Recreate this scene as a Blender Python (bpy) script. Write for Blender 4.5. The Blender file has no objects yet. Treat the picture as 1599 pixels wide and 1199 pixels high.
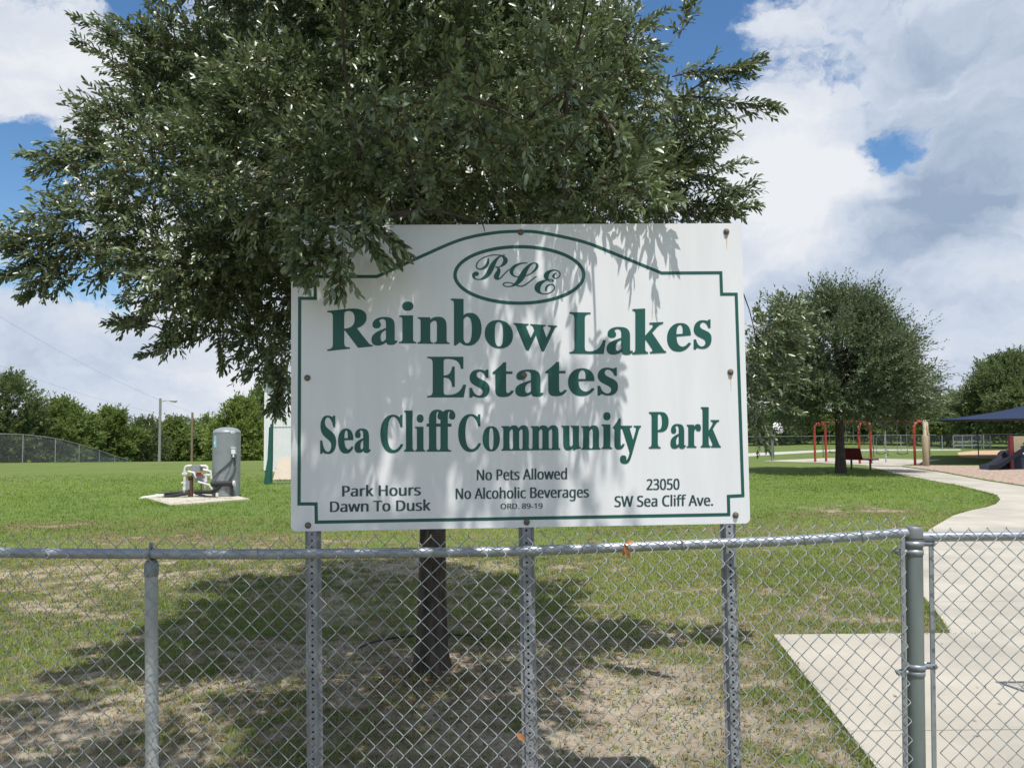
import bpy, math, random
import numpy as np
from mathutils import Vector, Matrix, Euler

# ------------------------------------------------------------------ camera, world, sun, exposure
C = bpy.context.scene
COL = C.collection
F = 1245.0                       # focal length in photo pixels (1599 wide)
EYE = Vector((0, 0, 1.676))
PITCH, ROLL = math.atan(72.5 / F), math.radians(-0.5)
cam = bpy.data.cameras.new('camera')
cam.sensor_width = 36; cam.lens = F / 1599 * 36
cam.clip_start = 0.05; cam.clip_end = 4000
cam_o = bpy.data.objects.new('camera', cam); COL.objects.link(cam_o)
CR = (Matrix.Rotation(math.pi / 2 + PITCH, 3, 'X') @ Matrix.Rotation(ROLL, 3, 'Z'))
cam_o.matrix_world = Matrix.Translation(EYE) @ CR.to_4x4()
C.camera = cam_o
C.view_settings.view_transform = 'Standard'
C.view_settings.look = 'None'
C.view_settings.exposure = 0.07
C.view_settings.gamma = 1.0
C.cycles.max_bounces = 8
C.cycles.transparent_max_bounces = 8

SUN_DIR = Vector((0.27, -1.0, 2.5)).normalized()      # towards the sun: behind the camera, high
SUN_EL = math.asin(SUN_DIR.z)
SUN_AZ = math.atan2(SUN_DIR.x, SUN_DIR.y)
sl = bpy.data.lights.new('sun', 'SUN'); sl.energy = 5.0; sl.angle = math.radians(0.53); sl.color = (1.0, 0.965, 0.91)
so = bpy.data.objects.new('sun', sl); COL.objects.link(so)
so.rotation_euler = (-SUN_DIR).to_track_quat('-Z', 'Y').to_euler()
so.location = (0, 0, 30)


def ray(px, py):
    d = CR @ Vector(((px - 799.5) / F, -(py - 599.5) / F, -1.0))
    return d.normalized()


def G(px, py, z=0.0):            # where a sight line meets the ground
    d = ray(px, py)
    return EYE + d * ((z - EYE.z) / d.z)


def P(px, py, Y):                # a point at distance Y
    d = ray(px, py)
    return EYE + d * (Y / d.y)


def build_world():
    w = bpy.data.worlds.new('World'); C.world = w; w.use_nodes = True
    nt = w.node_tree; N = nt.nodes; L = nt.links
    for n in list(N): N.remove(n)
    out = N.new('ShaderNodeOutputWorld')
    sky = N.new('ShaderNodeTexSky'); sky.sky_type = 'NISHITA'; sky.sun_disc = False
    sky.sun_elevation = SUN_EL; sky.sun_rotation = SUN_AZ
    sky.ozone_density = 2.5; sky.dust_density = 0.4; sky.air_density = 1.0
    bsky = N.new('ShaderNodeBackground'); bsky.inputs['Strength'].default_value = 0.135
    hs = N.new('ShaderNodeHueSaturation'); hs.inputs['Saturation'].default_value = 1.2
    L.new(sky.outputs[0], hs.inputs['Color']); L.new(hs.outputs[0], bsky.inputs['Color'])
    tc = N.new('ShaderNodeTexCoord')

    def math_(op, a, b=None, c=None, clamp=False):
        m = N.new('ShaderNodeMath'); m.operation = op; m.use_clamp = clamp
        for i, v in enumerate((a, b, c)):
            if v is None: continue
            if hasattr(v, 'type'): L.new(v, m.inputs[i])
            else: m.inputs[i].default_value = v
        return m.outputs[0]

    def vmath(op, a, b):
        m = N.new('ShaderNodeVectorMath'); m.operation = op
        for i, v in enumerate((a, b)):
            if hasattr(v, 'type'): L.new(v, m.inputs[i])
            else: m.inputs[i].default_value = v
        return m.outputs['Value'] if op == 'DISTANCE' else m.outputs[0]

    def noise(vec, scale, detail=6, rough=0.55, what='Fac'):
        n = N.new('ShaderNodeTexNoise'); n.inputs['Scale'].default_value = scale
        n.inputs['Detail'].default_value = detail; n.inputs['Roughness'].default_value = rough
        L.new(vec, n.inputs['Vector'])
        return n.outputs[what]

    def warp(vec, scale, amp, detail):
        c = noise(vec, scale, detail, 0.6, 'Color')
        d = vmath('SUBTRACT', c, (0.5, 0.5, 0.5))
        d = vmath('MULTIPLY', d, (amp, amp, amp * 0.8))
        return vmath('ADD', vec, d)
    D = tc.outputs['Generated']
    W = warp(warp(D, 4.0, 0.22, 8), 22.0, 0.035, 8)
    Wz = vmath('MULTIPLY', W, (1.0, 1.0, 2.6))

    def blob(px, py, r, ax=1.0):         # soft patch of sky round one direction
        c = ray(px, py); k = 1245.0
        a = vmath('MULTIPLY', W, (1 / ax, 1.0, 1.0))
        dist = vmath('DISTANCE', a, (c.x / ax, c.y, c.z))
        mr = N.new('ShaderNodeMapRange'); mr.interpolation_type = 'SMOOTHSTEP'
        L.new(dist, mr.inputs['Value'])
        mr.inputs['From Min'].default_value = 0.0; mr.inputs['From Max'].default_value = r / k
        mr.inputs['To Min'].default_value = 1.0; mr.inputs['To Max'].default_value = 0.0
        return mr.outputs[0]

    def total(base, items):
        s = base
        for wt, args in items:
            s = math_('MULTIPLY_ADD', blob(*args), wt, s)
        return s
    n1 = noise(Wz, 4.5, 9, 0.58)
    cover = math_('MULTIPLY_ADD', math_('SUBTRACT', n1, 0.5), 2.6, 0.52)
    cover = math_('MULTIPLY_ADD', math_('SUBTRACT', noise(Wz, 17.0, 8, 0.6), 0.5), 1.1, cover)
    cover = total(cover, [
        (0.9, (70, 110, 170, 1.2)), (0.7, (1500, 180, 420)), (0.9, (1230, 300, 190)), (0.5, (1200, 40, 120)),
        (0.6, (120, 520, 240, 2.0)), (0.6, (300, 560, 220, 2.0)), (0.6, (1350, 450, 260, 2.0)), (0.4, (700, 300, 500)),
        (-0.55, (1270, 110, 80, 1.6)), (-1.1, (1312, 150, 66, 1.5)), (-1.3, (1380, 228, 84, 1.35)), (-1.3, (1085, 55, 140)), (-1.1, (15, 275, 130)), (-0.9, (140, 440, 120, 2.4)),
        (-0.7, (150, 15, 80)), (-0.8, (40, 210, 80)), (-0.5, (75, 475, 60)), (0.45, (1480, 590, 140, 2.5))])
    mr = N.new('ShaderNodeMapRange'); mr.interpolation_type = 'SMOOTHSTEP'
    L.new(cover, mr.inputs['Value'])
    mr.inputs['From Min'].default_value = 0.20; mr.inputs['From Max'].default_value = 0.80
    coverF = mr.outputs[0]
    n2 = noise(Wz, 6.0, 8, 0.55)
    shade = math_('MULTIPLY_ADD', math_('SUBTRACT', n2, 0.5), 1.7, 0.70)
    shade = total(shade, [
        (0.45, (1230, 280, 170)), (0.35, (1290, 330, 130)), (0.3, (80, 100, 150)), (0.25, (170, 490, 130, 2.2)),
        (-0.42, (1540, 170, 250)), (-0.30, (1530, 310, 150)), (-0.14, (1340, 430, 170, 2.0)), (-0.3, (90, 560, 150, 3.0)), (-0.2, (1420, 60, 160)), (-0.14, (1380, 480, 230, 1.6)), (-0.10, (1480, 400, 120, 2.0))])
    ramp = N.new('ShaderNodeValToRGB'); L.new(shade, ramp.inputs['Fac'])
    e = ramp.color_ramp.elements
    e[0].position = 0.0; e[0].color = (0.31, 0.40, 0.54, 1)
    e[1].position = 1.0; e[1].color = (0.80, 0.82, 0.86, 1)
    m = e.new(0.5); m.color = (0.57, 0.64, 0.755, 1)
    bcl = N.new('ShaderNodeBackground'); L.new(ramp.outputs[0], bcl.inputs['Color']); bcl.inputs['Strength'].default_value = 1.0
    mix = N.new('ShaderNodeMixShader')
    L.new(coverF, mix.inputs[0]); L.new(bsky.outputs[0], mix.inputs[1]); L.new(bcl.outputs[0], mix.inputs[2])
    L.new(mix.outputs[0], out.inputs['Surface'])


build_world()
random.seed(7)
RNG = np.random.default_rng(11)


# ------------------------------------------------------------------ materials
def newmat(name):
    m = bpy.data.materials.new(name); m.use_nodes = True
    return m, m.node_tree.nodes, m.node_tree.links, m.node_tree.nodes['Principled BSDF']


def mat(name, col, rough=0.6, metal=0.0, var=0.15, scale=8.0, bump=0.0, bscale=60.0, spec=0.5, stretch=(1, 1, 1), col2=None):
    m, N, L, b = newmat(name)
    b.inputs['Roughness'].default_value = rough; b.inputs['Metallic'].default_value = metal
    b.inputs['Specular IOR Level'].default_value = spec
    tc = N.new('ShaderNodeTexCoord'); mp = N.new('ShaderNodeMapping'); mp.inputs['Scale'].default_value = stretch
    L.new(tc.outputs['Object'], mp.inputs['Vector'])
    nz = N.new('ShaderNodeTexNoise'); nz.inputs['Scale'].default_value = scale; nz.inputs['Detail'].default_value = 7
    nz.inputs['Roughness'].default_value = 0.62
    L.new(mp.outputs[0], nz.inputs['Vector'])
    rp = N.new('ShaderNodeValToRGB'); L.new(nz.outputs['Fac'], rp.inputs['Fac'])
    a = tuple(c * (1 - var) for c in col); z = tuple(min(1, c * (1 + var)) for c in (col2 or col))
    rp.color_ramp.elements[0].position = 0.3; rp.color_ramp.elements[0].color = (*a, 1)
    rp.color_ramp.elements[1].position = 0.7; rp.color_ramp.elements[1].color = (*z, 1)
    L.new(rp.outputs[0], b.inputs['Base Color'])
    if bump:
        n2 = N.new('ShaderNodeTexNoise'); n2.inputs['Scale'].default_value = bscale; n2.inputs['Detail'].default_value = 6
        L.new(mp.outputs[0], n2.inputs['Vector'])
        bp = N.new('ShaderNodeBump'); bp.inputs['Strength'].default_value = bump; bp.inputs['Distance'].default_value = 0.01
        L.new(n2.outputs['Fac'], bp.inputs['Height']); L.new(bp.outputs[0], b.inputs['Normal'])
    return m


def leafmat(name, dark, light, rough=0.38, trans=0.25, spec=0.5):
    m, N, L, b = newmat(name)
    at = N.new('ShaderNodeAttribute'); at.attribute_name = 'rnd'
    rp = N.new('ShaderNodeValToRGB'); L.new(at.outputs['Fac'], rp.inputs['Fac'])
    rp.color_ramp.elements[0].color = (*dark, 1); rp.color_ramp.elements[1].color = (*light, 1)
    L.new(rp.outputs[0], b.inputs['Base Color'])
    b.inputs['Roughness'].default_value = rough; b.inputs['Specular IOR Level'].default_value = spec
    tr = N.new('ShaderNodeBsdfTranslucent')
    hs = N.new('ShaderNodeHueSaturation'); hs.inputs['Value'].default_value = 1.6; hs.inputs['Hue'].default_value = 0.48
    L.new(rp.outputs[0], hs.inputs['Color']); L.new(hs.outputs[0], tr.inputs['Color'])
    mx = N.new('ShaderNodeMixShader'); mx.inputs[0].default_value = trans
    L.new(b.outputs[0], mx.inputs[1]); L.new(tr.outputs[0], mx.inputs[2])
    L.new(mx.outputs[0], N['Material Output'].inputs['Surface'])
    return m


M = {}
M['galv'] = mat('galvanised_steel', (0.32, 0.345, 0.375), 0.42, 0.5, 0.18, 14, 0.05, 90)
M['galv_dull'] = mat('dull_galvanised_steel', (0.20, 0.22, 0.225), 0.55, 0.35, 0.2, 9, 0.08, 70, stretch=(1, 1, 0.3))
M['post_green'] = mat('weathered_green_grey_post', (0.17, 0.20, 0.19), 0.5, 0.25, 0.22, 9, 0.05, 60, stretch=(1, 1, 0.25))
M['wire'] = mat('galvanised_wire', (0.32, 0.345, 0.345), 0.5, 0.4, 0.2, 30)
M['channel'] = mat('perforated_channel_steel', (0.27, 0.28, 0.30), 0.6, 0.3, 0.2, 12, 0.05, 80)
M['panel'] = mat('white_sign_panel', (0.735, 0.74, 0.75), 0.42, 0, 0.06, 5.0, stretch=(1.6, 1, 0.22))
M['green'] = mat('green_sign_vinyl', (0.009, 0.088, 0.070), 0.45, 0, 0.08, 5)
M['slate'] = mat('dark_sign_vinyl', (0.026, 0.062, 0.070), 0.45, 0, 0.06, 5)
M['rust'] = mat('rust_stain', (0.62, 0.50, 0.40), 0.7, 0, 0.15, 20)
M['bolt'] = mat('rusty_bolt', (0.16, 0.13, 0.11), 0.6, 0.4, 0.35, 60)
M['bark'] = mat('oak_bark', (0.070, 0.058, 0.047), 0.9, 0, 0.6, 22, 0.9, 34, stretch=(1, 1, 0.22), spec=0.2)
M['twig'] = mat('twig_bark', (0.13, 0.09, 0.055), 0.8, 0, 0.3, 20, spec=0.2)
M['leaf'] = leafmat('oak_leaf', (0.056, 0.092, 0.036), (0.205, 0.265, 0.118), 0.38, 0.18, 1.0)
M['leaf_mid'] = leafmat('park_oak_leaf', (0.062, 0.095, 0.048), (0.165, 0.205, 0.100), 0.45, 0.2, 0.45)
M['leaf_far'] = leafmat('far_oak_leaf', (0.085, 0.130, 0.034), (0.190, 0.260, 0.070), 0.65, 0.32, 0.2)
M['leaf_far2'] = leafmat('far_bright_leaf', (0.105, 0.155, 0.036), (0.225, 0.290, 0.075), 0.65, 0.32, 0.2)
M['leaf_dark'] = leafmat('far_dark_leaf', (0.070, 0.105, 0.040), (0.150, 0.200, 0.075), 0.65, 0.3, 0.2)
M['grass'] = leafmat('grass_blade', (0.085, 0.140, 0.026), (0.30, 0.335, 0.105), 0.6, 0.3, 0.2)
M['lawn'] = leafmat('lawn_blade', (0.090, 0.178, 0.024), (0.255, 0.350, 0.068), 0.6, 0.3, 0.2)
M['dry_grass'] = leafmat('dry_grass_blade', (0.20, 0.16, 0.075), (0.36, 0.29, 0.15), 0.7, 0.2, 0.2)
M['litter'] = leafmat('leaf_litter', (0.09, 0.065, 0.042), (0.30, 0.21, 0.13), 0.8, 0.05, 0.2)
M['dryleaf'] = mat('dry_leaf', (0.36, 0.15, 0.06), 0.6, 0, 0.3, 60)
M['concrete'] = mat('concrete', (0.40, 0.37, 0.31), 0.85, 0, 0.2, 0.9, 0.12, 160, spec=0.3)
M['concrete2'] = mat('old_concrete', (0.47, 0.43, 0.35), 0.9, 0, 0.14, 3.0, 0.15, 120, spec=0.3)
M['sandpath'] = mat('pale_path', (0.46, 0.44, 0.40), 0.9, 0, 0.08, 2.0)
M['mulch'] = mat('wood_mulch', (0.20, 0.145, 0.11), 0.95, 0, 0.4, 9, 1.0, 12, spec=0.1, col2=(0.42, 0.325, 0.26))
M['infield'] = mat('infield_clay', (0.50, 0.34, 0.20), 0.95, 0, 0.1, 0.6, spec=0.1)
M['tank'] = mat('grey_tank_paint', (0.235, 0.26, 0.265), 0.42, 0.1, 0.06, 6)
M['pvc'] = mat('white_pvc', (0.60, 0.59, 0.56), 0.5, 0, 0.25, 14)
M['black'] = mat('black_plastic', (0.018, 0.018, 0.020), 0.5, 0, 0.2, 20)
M['greybox'] = mat('grey_pump_motor', (0.26, 0.28, 0.30), 0.5, 0.2, 0.15, 20)
M['rusty'] = mat('rusty_casing', (0.085, 0.040, 0.026), 0.85, 0.1, 0.35, 26, 0.3, 60)
M['redvalve'] = mat('red_valve', (0.38, 0.07, 0.06), 0.5, 0, 0.2, 20)
M['sticker'] = mat('white_sticker', (0.72, 0.74, 0.75), 0.5, 0, 0.04, 8)
M['blue_sticker'] = mat('blue_sticker', (0.30, 0.52, 0.62), 0.5, 0, 0.2, 18)
M['conduit'] = mat('grey_conduit', (0.07, 0.075, 0.08), 0.5, 0, 0.15, 20)
M['whitewall'] = mat('white_wall', (0.74, 0.74, 0.74), 0.6, 0, 0.03, 2)
M['beige'] = mat('beige_board', (0.50, 0.42, 0.33), 0.8, 0, 0.08, 3)
M['roof'] = mat('grey_roof', (0.30, 0.31, 0.32), 0.6, 0.2, 0.1, 3)
M['greenpost'] = mat('green_vinyl_post', (0.010, 0.085, 0.060), 0.5, 0, 0.12, 12)
M['pole'] = mat('concrete_pole', (0.24, 0.24, 0.22), 0.8, 0, 0.1, 4)
M['wood'] = mat('wood_pole', (0.22, 0.165, 0.11), 0.9, 0, 0.25, 8, stretch=(1, 1, 0.15))
M['lampgrey'] = mat('lamp_grey', (0.46, 0.47, 0.48), 0.5, 0.2, 0.05, 6)
M['fencegreen'] = mat('green_grey_fence_wire', (0.12, 0.155, 0.14), 0.6, 0.1, 0.15, 8)
M['galv_light'] = mat('pale_galvanised_steel', (0.42, 0.44, 0.45), 0.5, 0.35, 0.16, 10, 0.05, 70, stretch=(1, 1, 0.3))
M['red'] = mat('red_play_paint', (0.36, 0.045, 0.030), 0.38, 0, 0.12, 7)
M['maroon'] = mat('maroon_paint', (0.17, 0.022, 0.030), 0.42, 0, 0.15, 7)
M['tan'] = mat('tan_padding', (0.36, 0.29, 0.185), 0.7, 0, 0.1, 8)
M['tanlight'] = mat('tan_post_paint', (0.55, 0.48, 0.33), 0.5, 0, 0.06, 8)
M['canopy'] = mat('blue_shade_cloth', (0.016, 0.028, 0.066), 0.85, 0, 0.14, 1.2, 0.1, 40, spec=0.2)
M['navy'] = mat('navy_plastic', (0.007, 0.009, 0.022), 0.6, 0, 0.15, 4)
M['white'] = mat('white_plastic', (0.80, 0.80, 0.80), 0.4, 0, 0.03, 5)
M['cable'] = mat('power_cable', (0.05, 0.05, 0.055), 0.6, 0, 0.1, 5)


# ------------------------------------------------------------------ mesh helpers
def world_loc(o):
    v = Vector((0, 0, 0))
    while o is not None:
        v += o.location; o = o.parent
    return v


def tag(o, label=None, cat=None, group=None, kind=None):
    if label: o['label'] = label
    if cat: o['category'] = cat
    if group: o['group'] = group
    if kind: o['kind'] = kind
    return o


def thing(name, loc, label, cat, group=None):
    o = bpy.data.objects.new(name, None); COL.objects.link(o); o.location = loc
    o.empty_display_size = 0.2
    return tag(o, label, cat, group)


def link(name, me, material, parent, smooth=True):
    o = bpy.data.objects.new(name, me); COL.objects.link(o)
    if parent is not None:
        me.transform(Matrix.Translation(-world_loc(parent))); o.parent = parent
    me.materials.append(material)
    if smooth:
        me.polygons.foreach_set('use_smooth', [True] * len(me.polygons))
    return o


class MB:
    def __init__(self): self.v = []; self.f = []

    def add(self, vs, fs):
        n = len(self.v); self.v += [tuple(v) for v in vs]; self.f += [tuple(n + i for i in f) for f in fs]; return self

    def box(self, c, s, rot=None):
        c = Vector(c); R = rot or Matrix.Identity(3)
        vs = [c + R @ Vector((x * s[0] / 2, y * s[1] / 2, z * s[2] / 2)) for x in (-1, 1) for y in (-1, 1) for z in (-1, 1)]
        return self.add(vs, [(0, 1, 3, 2), (4, 6, 7, 5), (0, 4, 5, 1), (2, 3, 7, 6), (0, 2, 6, 4), (1, 5, 7, 3)])

    def tube(self, pts, r, n=10, caps=True):
        pts = [Vector(p) for p in pts]; k = len(pts)
        rs = list(r) if hasattr(r, '__len__') else [r] * k
        t0 = (pts[1] - pts[0]).normalized()
        a = Vector((0, 0, 1)) if abs(t0.z) < 0.9 else Vector((1, 0, 0))
        u = t0.cross(a).normalized(); vs = []
        for i in range(k):
            t = (pts[min(i + 1, k - 1)] - pts[max(i - 1, 0)]).normalized()
            u = (u - t * u.dot(t)).normalized(); w = t.cross(u)
            for j in range(n):
                an = 2 * math.pi * j / n
                vs.append(pts[i] + (u * math.cos(an) + w * math.sin(an)) * rs[i])
        fs = [(i * n + j, i * n + (j + 1) % n, (i + 1) * n + (j + 1) % n, (i + 1) * n + j) for i in range(k - 1) for j in range(n)]
        if caps: fs += [tuple(range(n))[::-1], tuple((k - 1) * n + j for j in range(n))]
        return self.add(vs, fs)

    def lathe(self, c, prof, n=28, rot=None):     # prof: (radius, z)
        c = Vector(c); R = rot or Matrix.Identity(3); vs = []; fs = []
        for r, z in prof:
            for j in range(n):
                a = 2 * math.pi * j / n
                vs.append(c + R @ Vector((r * math.cos(a), r * math.sin(a), z)))
        k = len(prof)
        fs = [(i * n + j, i * n + (j + 1) % n, (i + 1) * n + (j + 1) % n, (i + 1) * n + j) for i in range(k - 1) for j in range(n)]
        fs += [tuple(range(n))[::-1], tuple((k - 1) * n + j for j in range(n))]
        return self.add(vs, fs)

    def prism(self, poly, z0, z1):                # flat polygon raised from z0 to z1
        n = len(poly)
        vs = [(p[0], p[1], z0) for p in poly] + [(p[0], p[1], z1) for p in poly]
        fs = [tuple(range(n))[::-1], tuple(range(n, 2 * n))] + [(i, (i + 1) % n, n + (i + 1) % n, n + i) for i in range(n)]
        return self.add(vs, fs)

    def build(self, name, material, parent=None, smooth=True, sharp=True):
        me = bpy.data.meshes.new(name); me.from_pydata(self.v, [], self.f); me.update()
        o = link(name, me, material, parent, smooth)
        if smooth and sharp:
            try: me.set_sharp_from_angle(angle=math.radians(38))
            except Exception: pass
        return o


def np_mesh(name, V, T, material, parent=None, rnd=None, smooth=False):
    """triangles straight from arrays; rnd is one value per vertex"""
    me = bpy.data.meshes.new(name)
    V = np.ascontiguousarray(V, dtype=np.float32); T = np.ascontiguousarray(T, dtype=np.int32)
    me.vertices.add(len(V)); me.vertices.foreach_set('co', V.ravel())
    me.loops.add(T.size); me.loops.foreach_set('vertex_index', T.ravel())
    me.polygons.add(len(T)); me.polygons.foreach_set('loop_start', np.arange(0, T.size, T.shape[1], dtype=np.int32))
    if rnd is not None:
        at = me.attributes.new('rnd', 'FLOAT', 'POINT'); at.data.foreach_set('value', np.ascontiguousarray(rnd, dtype=np.float32))
    me.update()
    return link(name, me, material, parent, smooth)


def unit(a):
    return a / np.maximum(np.linalg.norm(a, axis=-1, keepdims=True), 1e-9)


def vnoise(x, y, scale, seed=0, octaves=4, rough=0.5):
    """fractal value noise in 0..1 on arrays"""
    tot = np.zeros_like(x, dtype=float); amp = 1.0; norm = 0.0
    for o in range(octaves):
        X = x * scale * 2 ** o + 17.3 * o + seed * 7.7; Yy = y * scale * 2 ** o + 9.1 * o + seed * 3.3
        xi = np.floor(X); yi = np.floor(Yy); fx = X - xi; fy = Yy - yi
        fx = fx * fx * (3 - 2 * fx); fy = fy * fy * (3 - 2 * fy)

        def h(a, b):
            s = np.sin(a * 127.1 + b * 311.7 + seed * 13.7 + o * 5.3) * 43758.5453
            return s - np.floor(s)
        v = (h(xi, yi) * (1 - fx) + h(xi + 1, yi) * fx) * (1 - fy) + (h(xi, yi + 1) * (1 - fx) + h(xi + 1, yi + 1) * fx) * fy
        tot += v * amp; norm += amp; amp *= rough
    return tot / norm


def sstep(a, b, x):
    t = np.clip((x - a) / (b - a), 0, 1); return t * t * (3 - 2 * t)


def inside(px, py, poly):
    r = np.zeros(px.shape, bool); n = len(poly)
    for i in range(n):
        x0, y0 = poly[i][0], poly[i][1]; x1, y1 = poly[(i + 1) % n][0], poly[(i + 1) % n][1]
        if y0 == y1: continue
        c = ((y0 > py) != (y1 > py)) & (px < (x1 - x0) * (py - y0) / (y1 - y0) + x0)
        r ^= c
    return r


# ------------------------------------------------------------------ ground
def terrain(x, y):
    x = np.asarray(x, float); y = np.asarray(y, float)
    fall = -2.3 * sstep(48, 68, y) * sstep(-6, -18, x)
    near = (vnoise(x, y, 1.1, 3, 3) - 0.5) * 0.018 * (1 - sstep(14, 20, y))
    return fall + near - 0.012


def tz(x, y): return float(terrain(np.array([x]), np.array([y]))[0])


ZP = 0.007       # top of the concrete
pa, pb = G(1207, 990, ZP), G(1370, 1199, ZP)
pe = pa + (pb - pa) * ((2.4 - pa.y) / (pb.y - pa.y))
PAD = [pa, G(1488, 990, ZP), Vector((7.5, pa.y + 0.05, 0)), Vector((7.5, 2.4, 0)), pe]
jl = (G(1290, 1141, ZP).y + 0)
left_px = [(1488, 989), (1468, 962), (1442, 930), (1428, 895), (1432, 855), (1451, 826), (1489, 804), (1517, 796), (1542, 791), (1556, 786), (1562, 779), (1557, 773), (1544, 769), (1489, 756), (1407, 741), (1352, 727)]
right_px = [(1407, 728.5), (1462, 736), (1544, 751), (1605, 760), (1700, 780), (1850, 830), (1950, 900), (1950, 989)]
WALK = [G(x, y, ZP) for x, y in left_px + right_px]
SLAB = [G(x, y, ZP) for x, y in [(1190, 719.5), (1290, 715), (1470, 717.5), (1405, 727.5), (1352, 726), (1275, 722)]]
MULCH = [G(x, y, 0.008) for x, y in [(1409, 727.5), (1440, 726), (1530, 727), (1620, 727), (1900, 730), (2100, 800), (1850, 826), (1700, 777), (1606, 758.5), (1546, 749.7), (1464, 734.8)]]
INFIELD = [G(x, y, 0.0) for x, y in [(1495, 706.5), (1520, 704), (1600, 702.5), (1760, 702.5), (1760, 715), (1560, 716.5), (1498, 713)]]
FARPATH = [G(x, y, 0.0) for x, y in [(1140, 714), (1305, 704.2), (1500, 703.0), (1500, 701.4), (1305, 701.7), (1140, 709)]]
NOGRASS = [PAD, WALK, SLAB, MULCH, INFIELD, FARPATH]


def lush(x, y):
    """how much living grass grows at a place, 0..1"""
    n = vnoise(x, y, 0.55, 1, 4, 0.6); n2 = vnoise(x, y, 2.2, 2, 4, 0.62)
    base = 0.475 + 0.385 * sstep(9.6, 14.5, y)
    base = base - 0.16 * np.exp(-((y - 9.9) / 0.7) ** 2) * sstep(1.2, -0.5, x)           # sandy band behind the tree
    base = base - 0.22 * np.exp(-(((x - 0.75) / 0.75) ** 2 + ((y - 4.5) / 0.6) ** 2))    # bare sand by the middle post
    base = base - 0.09 * np.exp(-(((x + 2.6) / 0.9) ** 2 + ((y - 4.4) / 0.8) ** 2))
    base = base - 0.28 * np.exp(-(((x + 0.8) / 2.1) ** 2 + ((y - 5.7) / 1.9) ** 2))
    base = base + 0.06 * sstep(1.6, 2.6, x) * sstep(4.6, 6.2, y)
    base = base + 0.16 * np.exp(-((x - 1.55) / 0.45) ** 2) * sstep(5.5, 4, y)
    base = base - 0.42 * np.exp(-(((x - 6.9) / 1.7) ** 2 + ((y - 16.6) / 1.3) ** 2)) - 0.3 * np.exp(-(((x - 9.8) / 1.2) ** 2 + ((y - 18.6) / 0.8) ** 2))     # worn patches by the path
    base = base - 0.32 * np.exp(-(((x - 3.8) / 2.0) ** 2 + ((y - 13.5) / 1.2) ** 2))
    base = base - 0.6 * np.exp(-(((x + 8.9) / 0.9) ** 2 + ((y - 14.8) / 0.45) ** 2)) - 0.25 * np.exp(-(((x + 5.5) / 2.6) ** 2 + ((y - 12.9) / 0.6) ** 2))
    n3 = vnoise(x, y, 7.0, 5, 3, 0.6)
    g = base + (n - 0.5) * 0.55 + (n2 - 0.5) * 0.6 + (n3 - 0.5) * 0.75
    return 0.06 + 0.94 * sstep(0.15, 0.80, g)


def axis(lo, a, b, hi, step, grow):
    mid = list(np.arange(a, b + 1e-6, step)); s = step; up = [mid[-1]]
    while up[-1] < hi: s *= grow; up.append(min(hi, up[-1] + s))
    s = step; dn = [mid[0]]
    while dn[-1] > lo: s *= grow; dn.append(max(lo, dn[-1] - s))
    return np.array(dn[::-1][:-1] + mid + up[1:])


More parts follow.
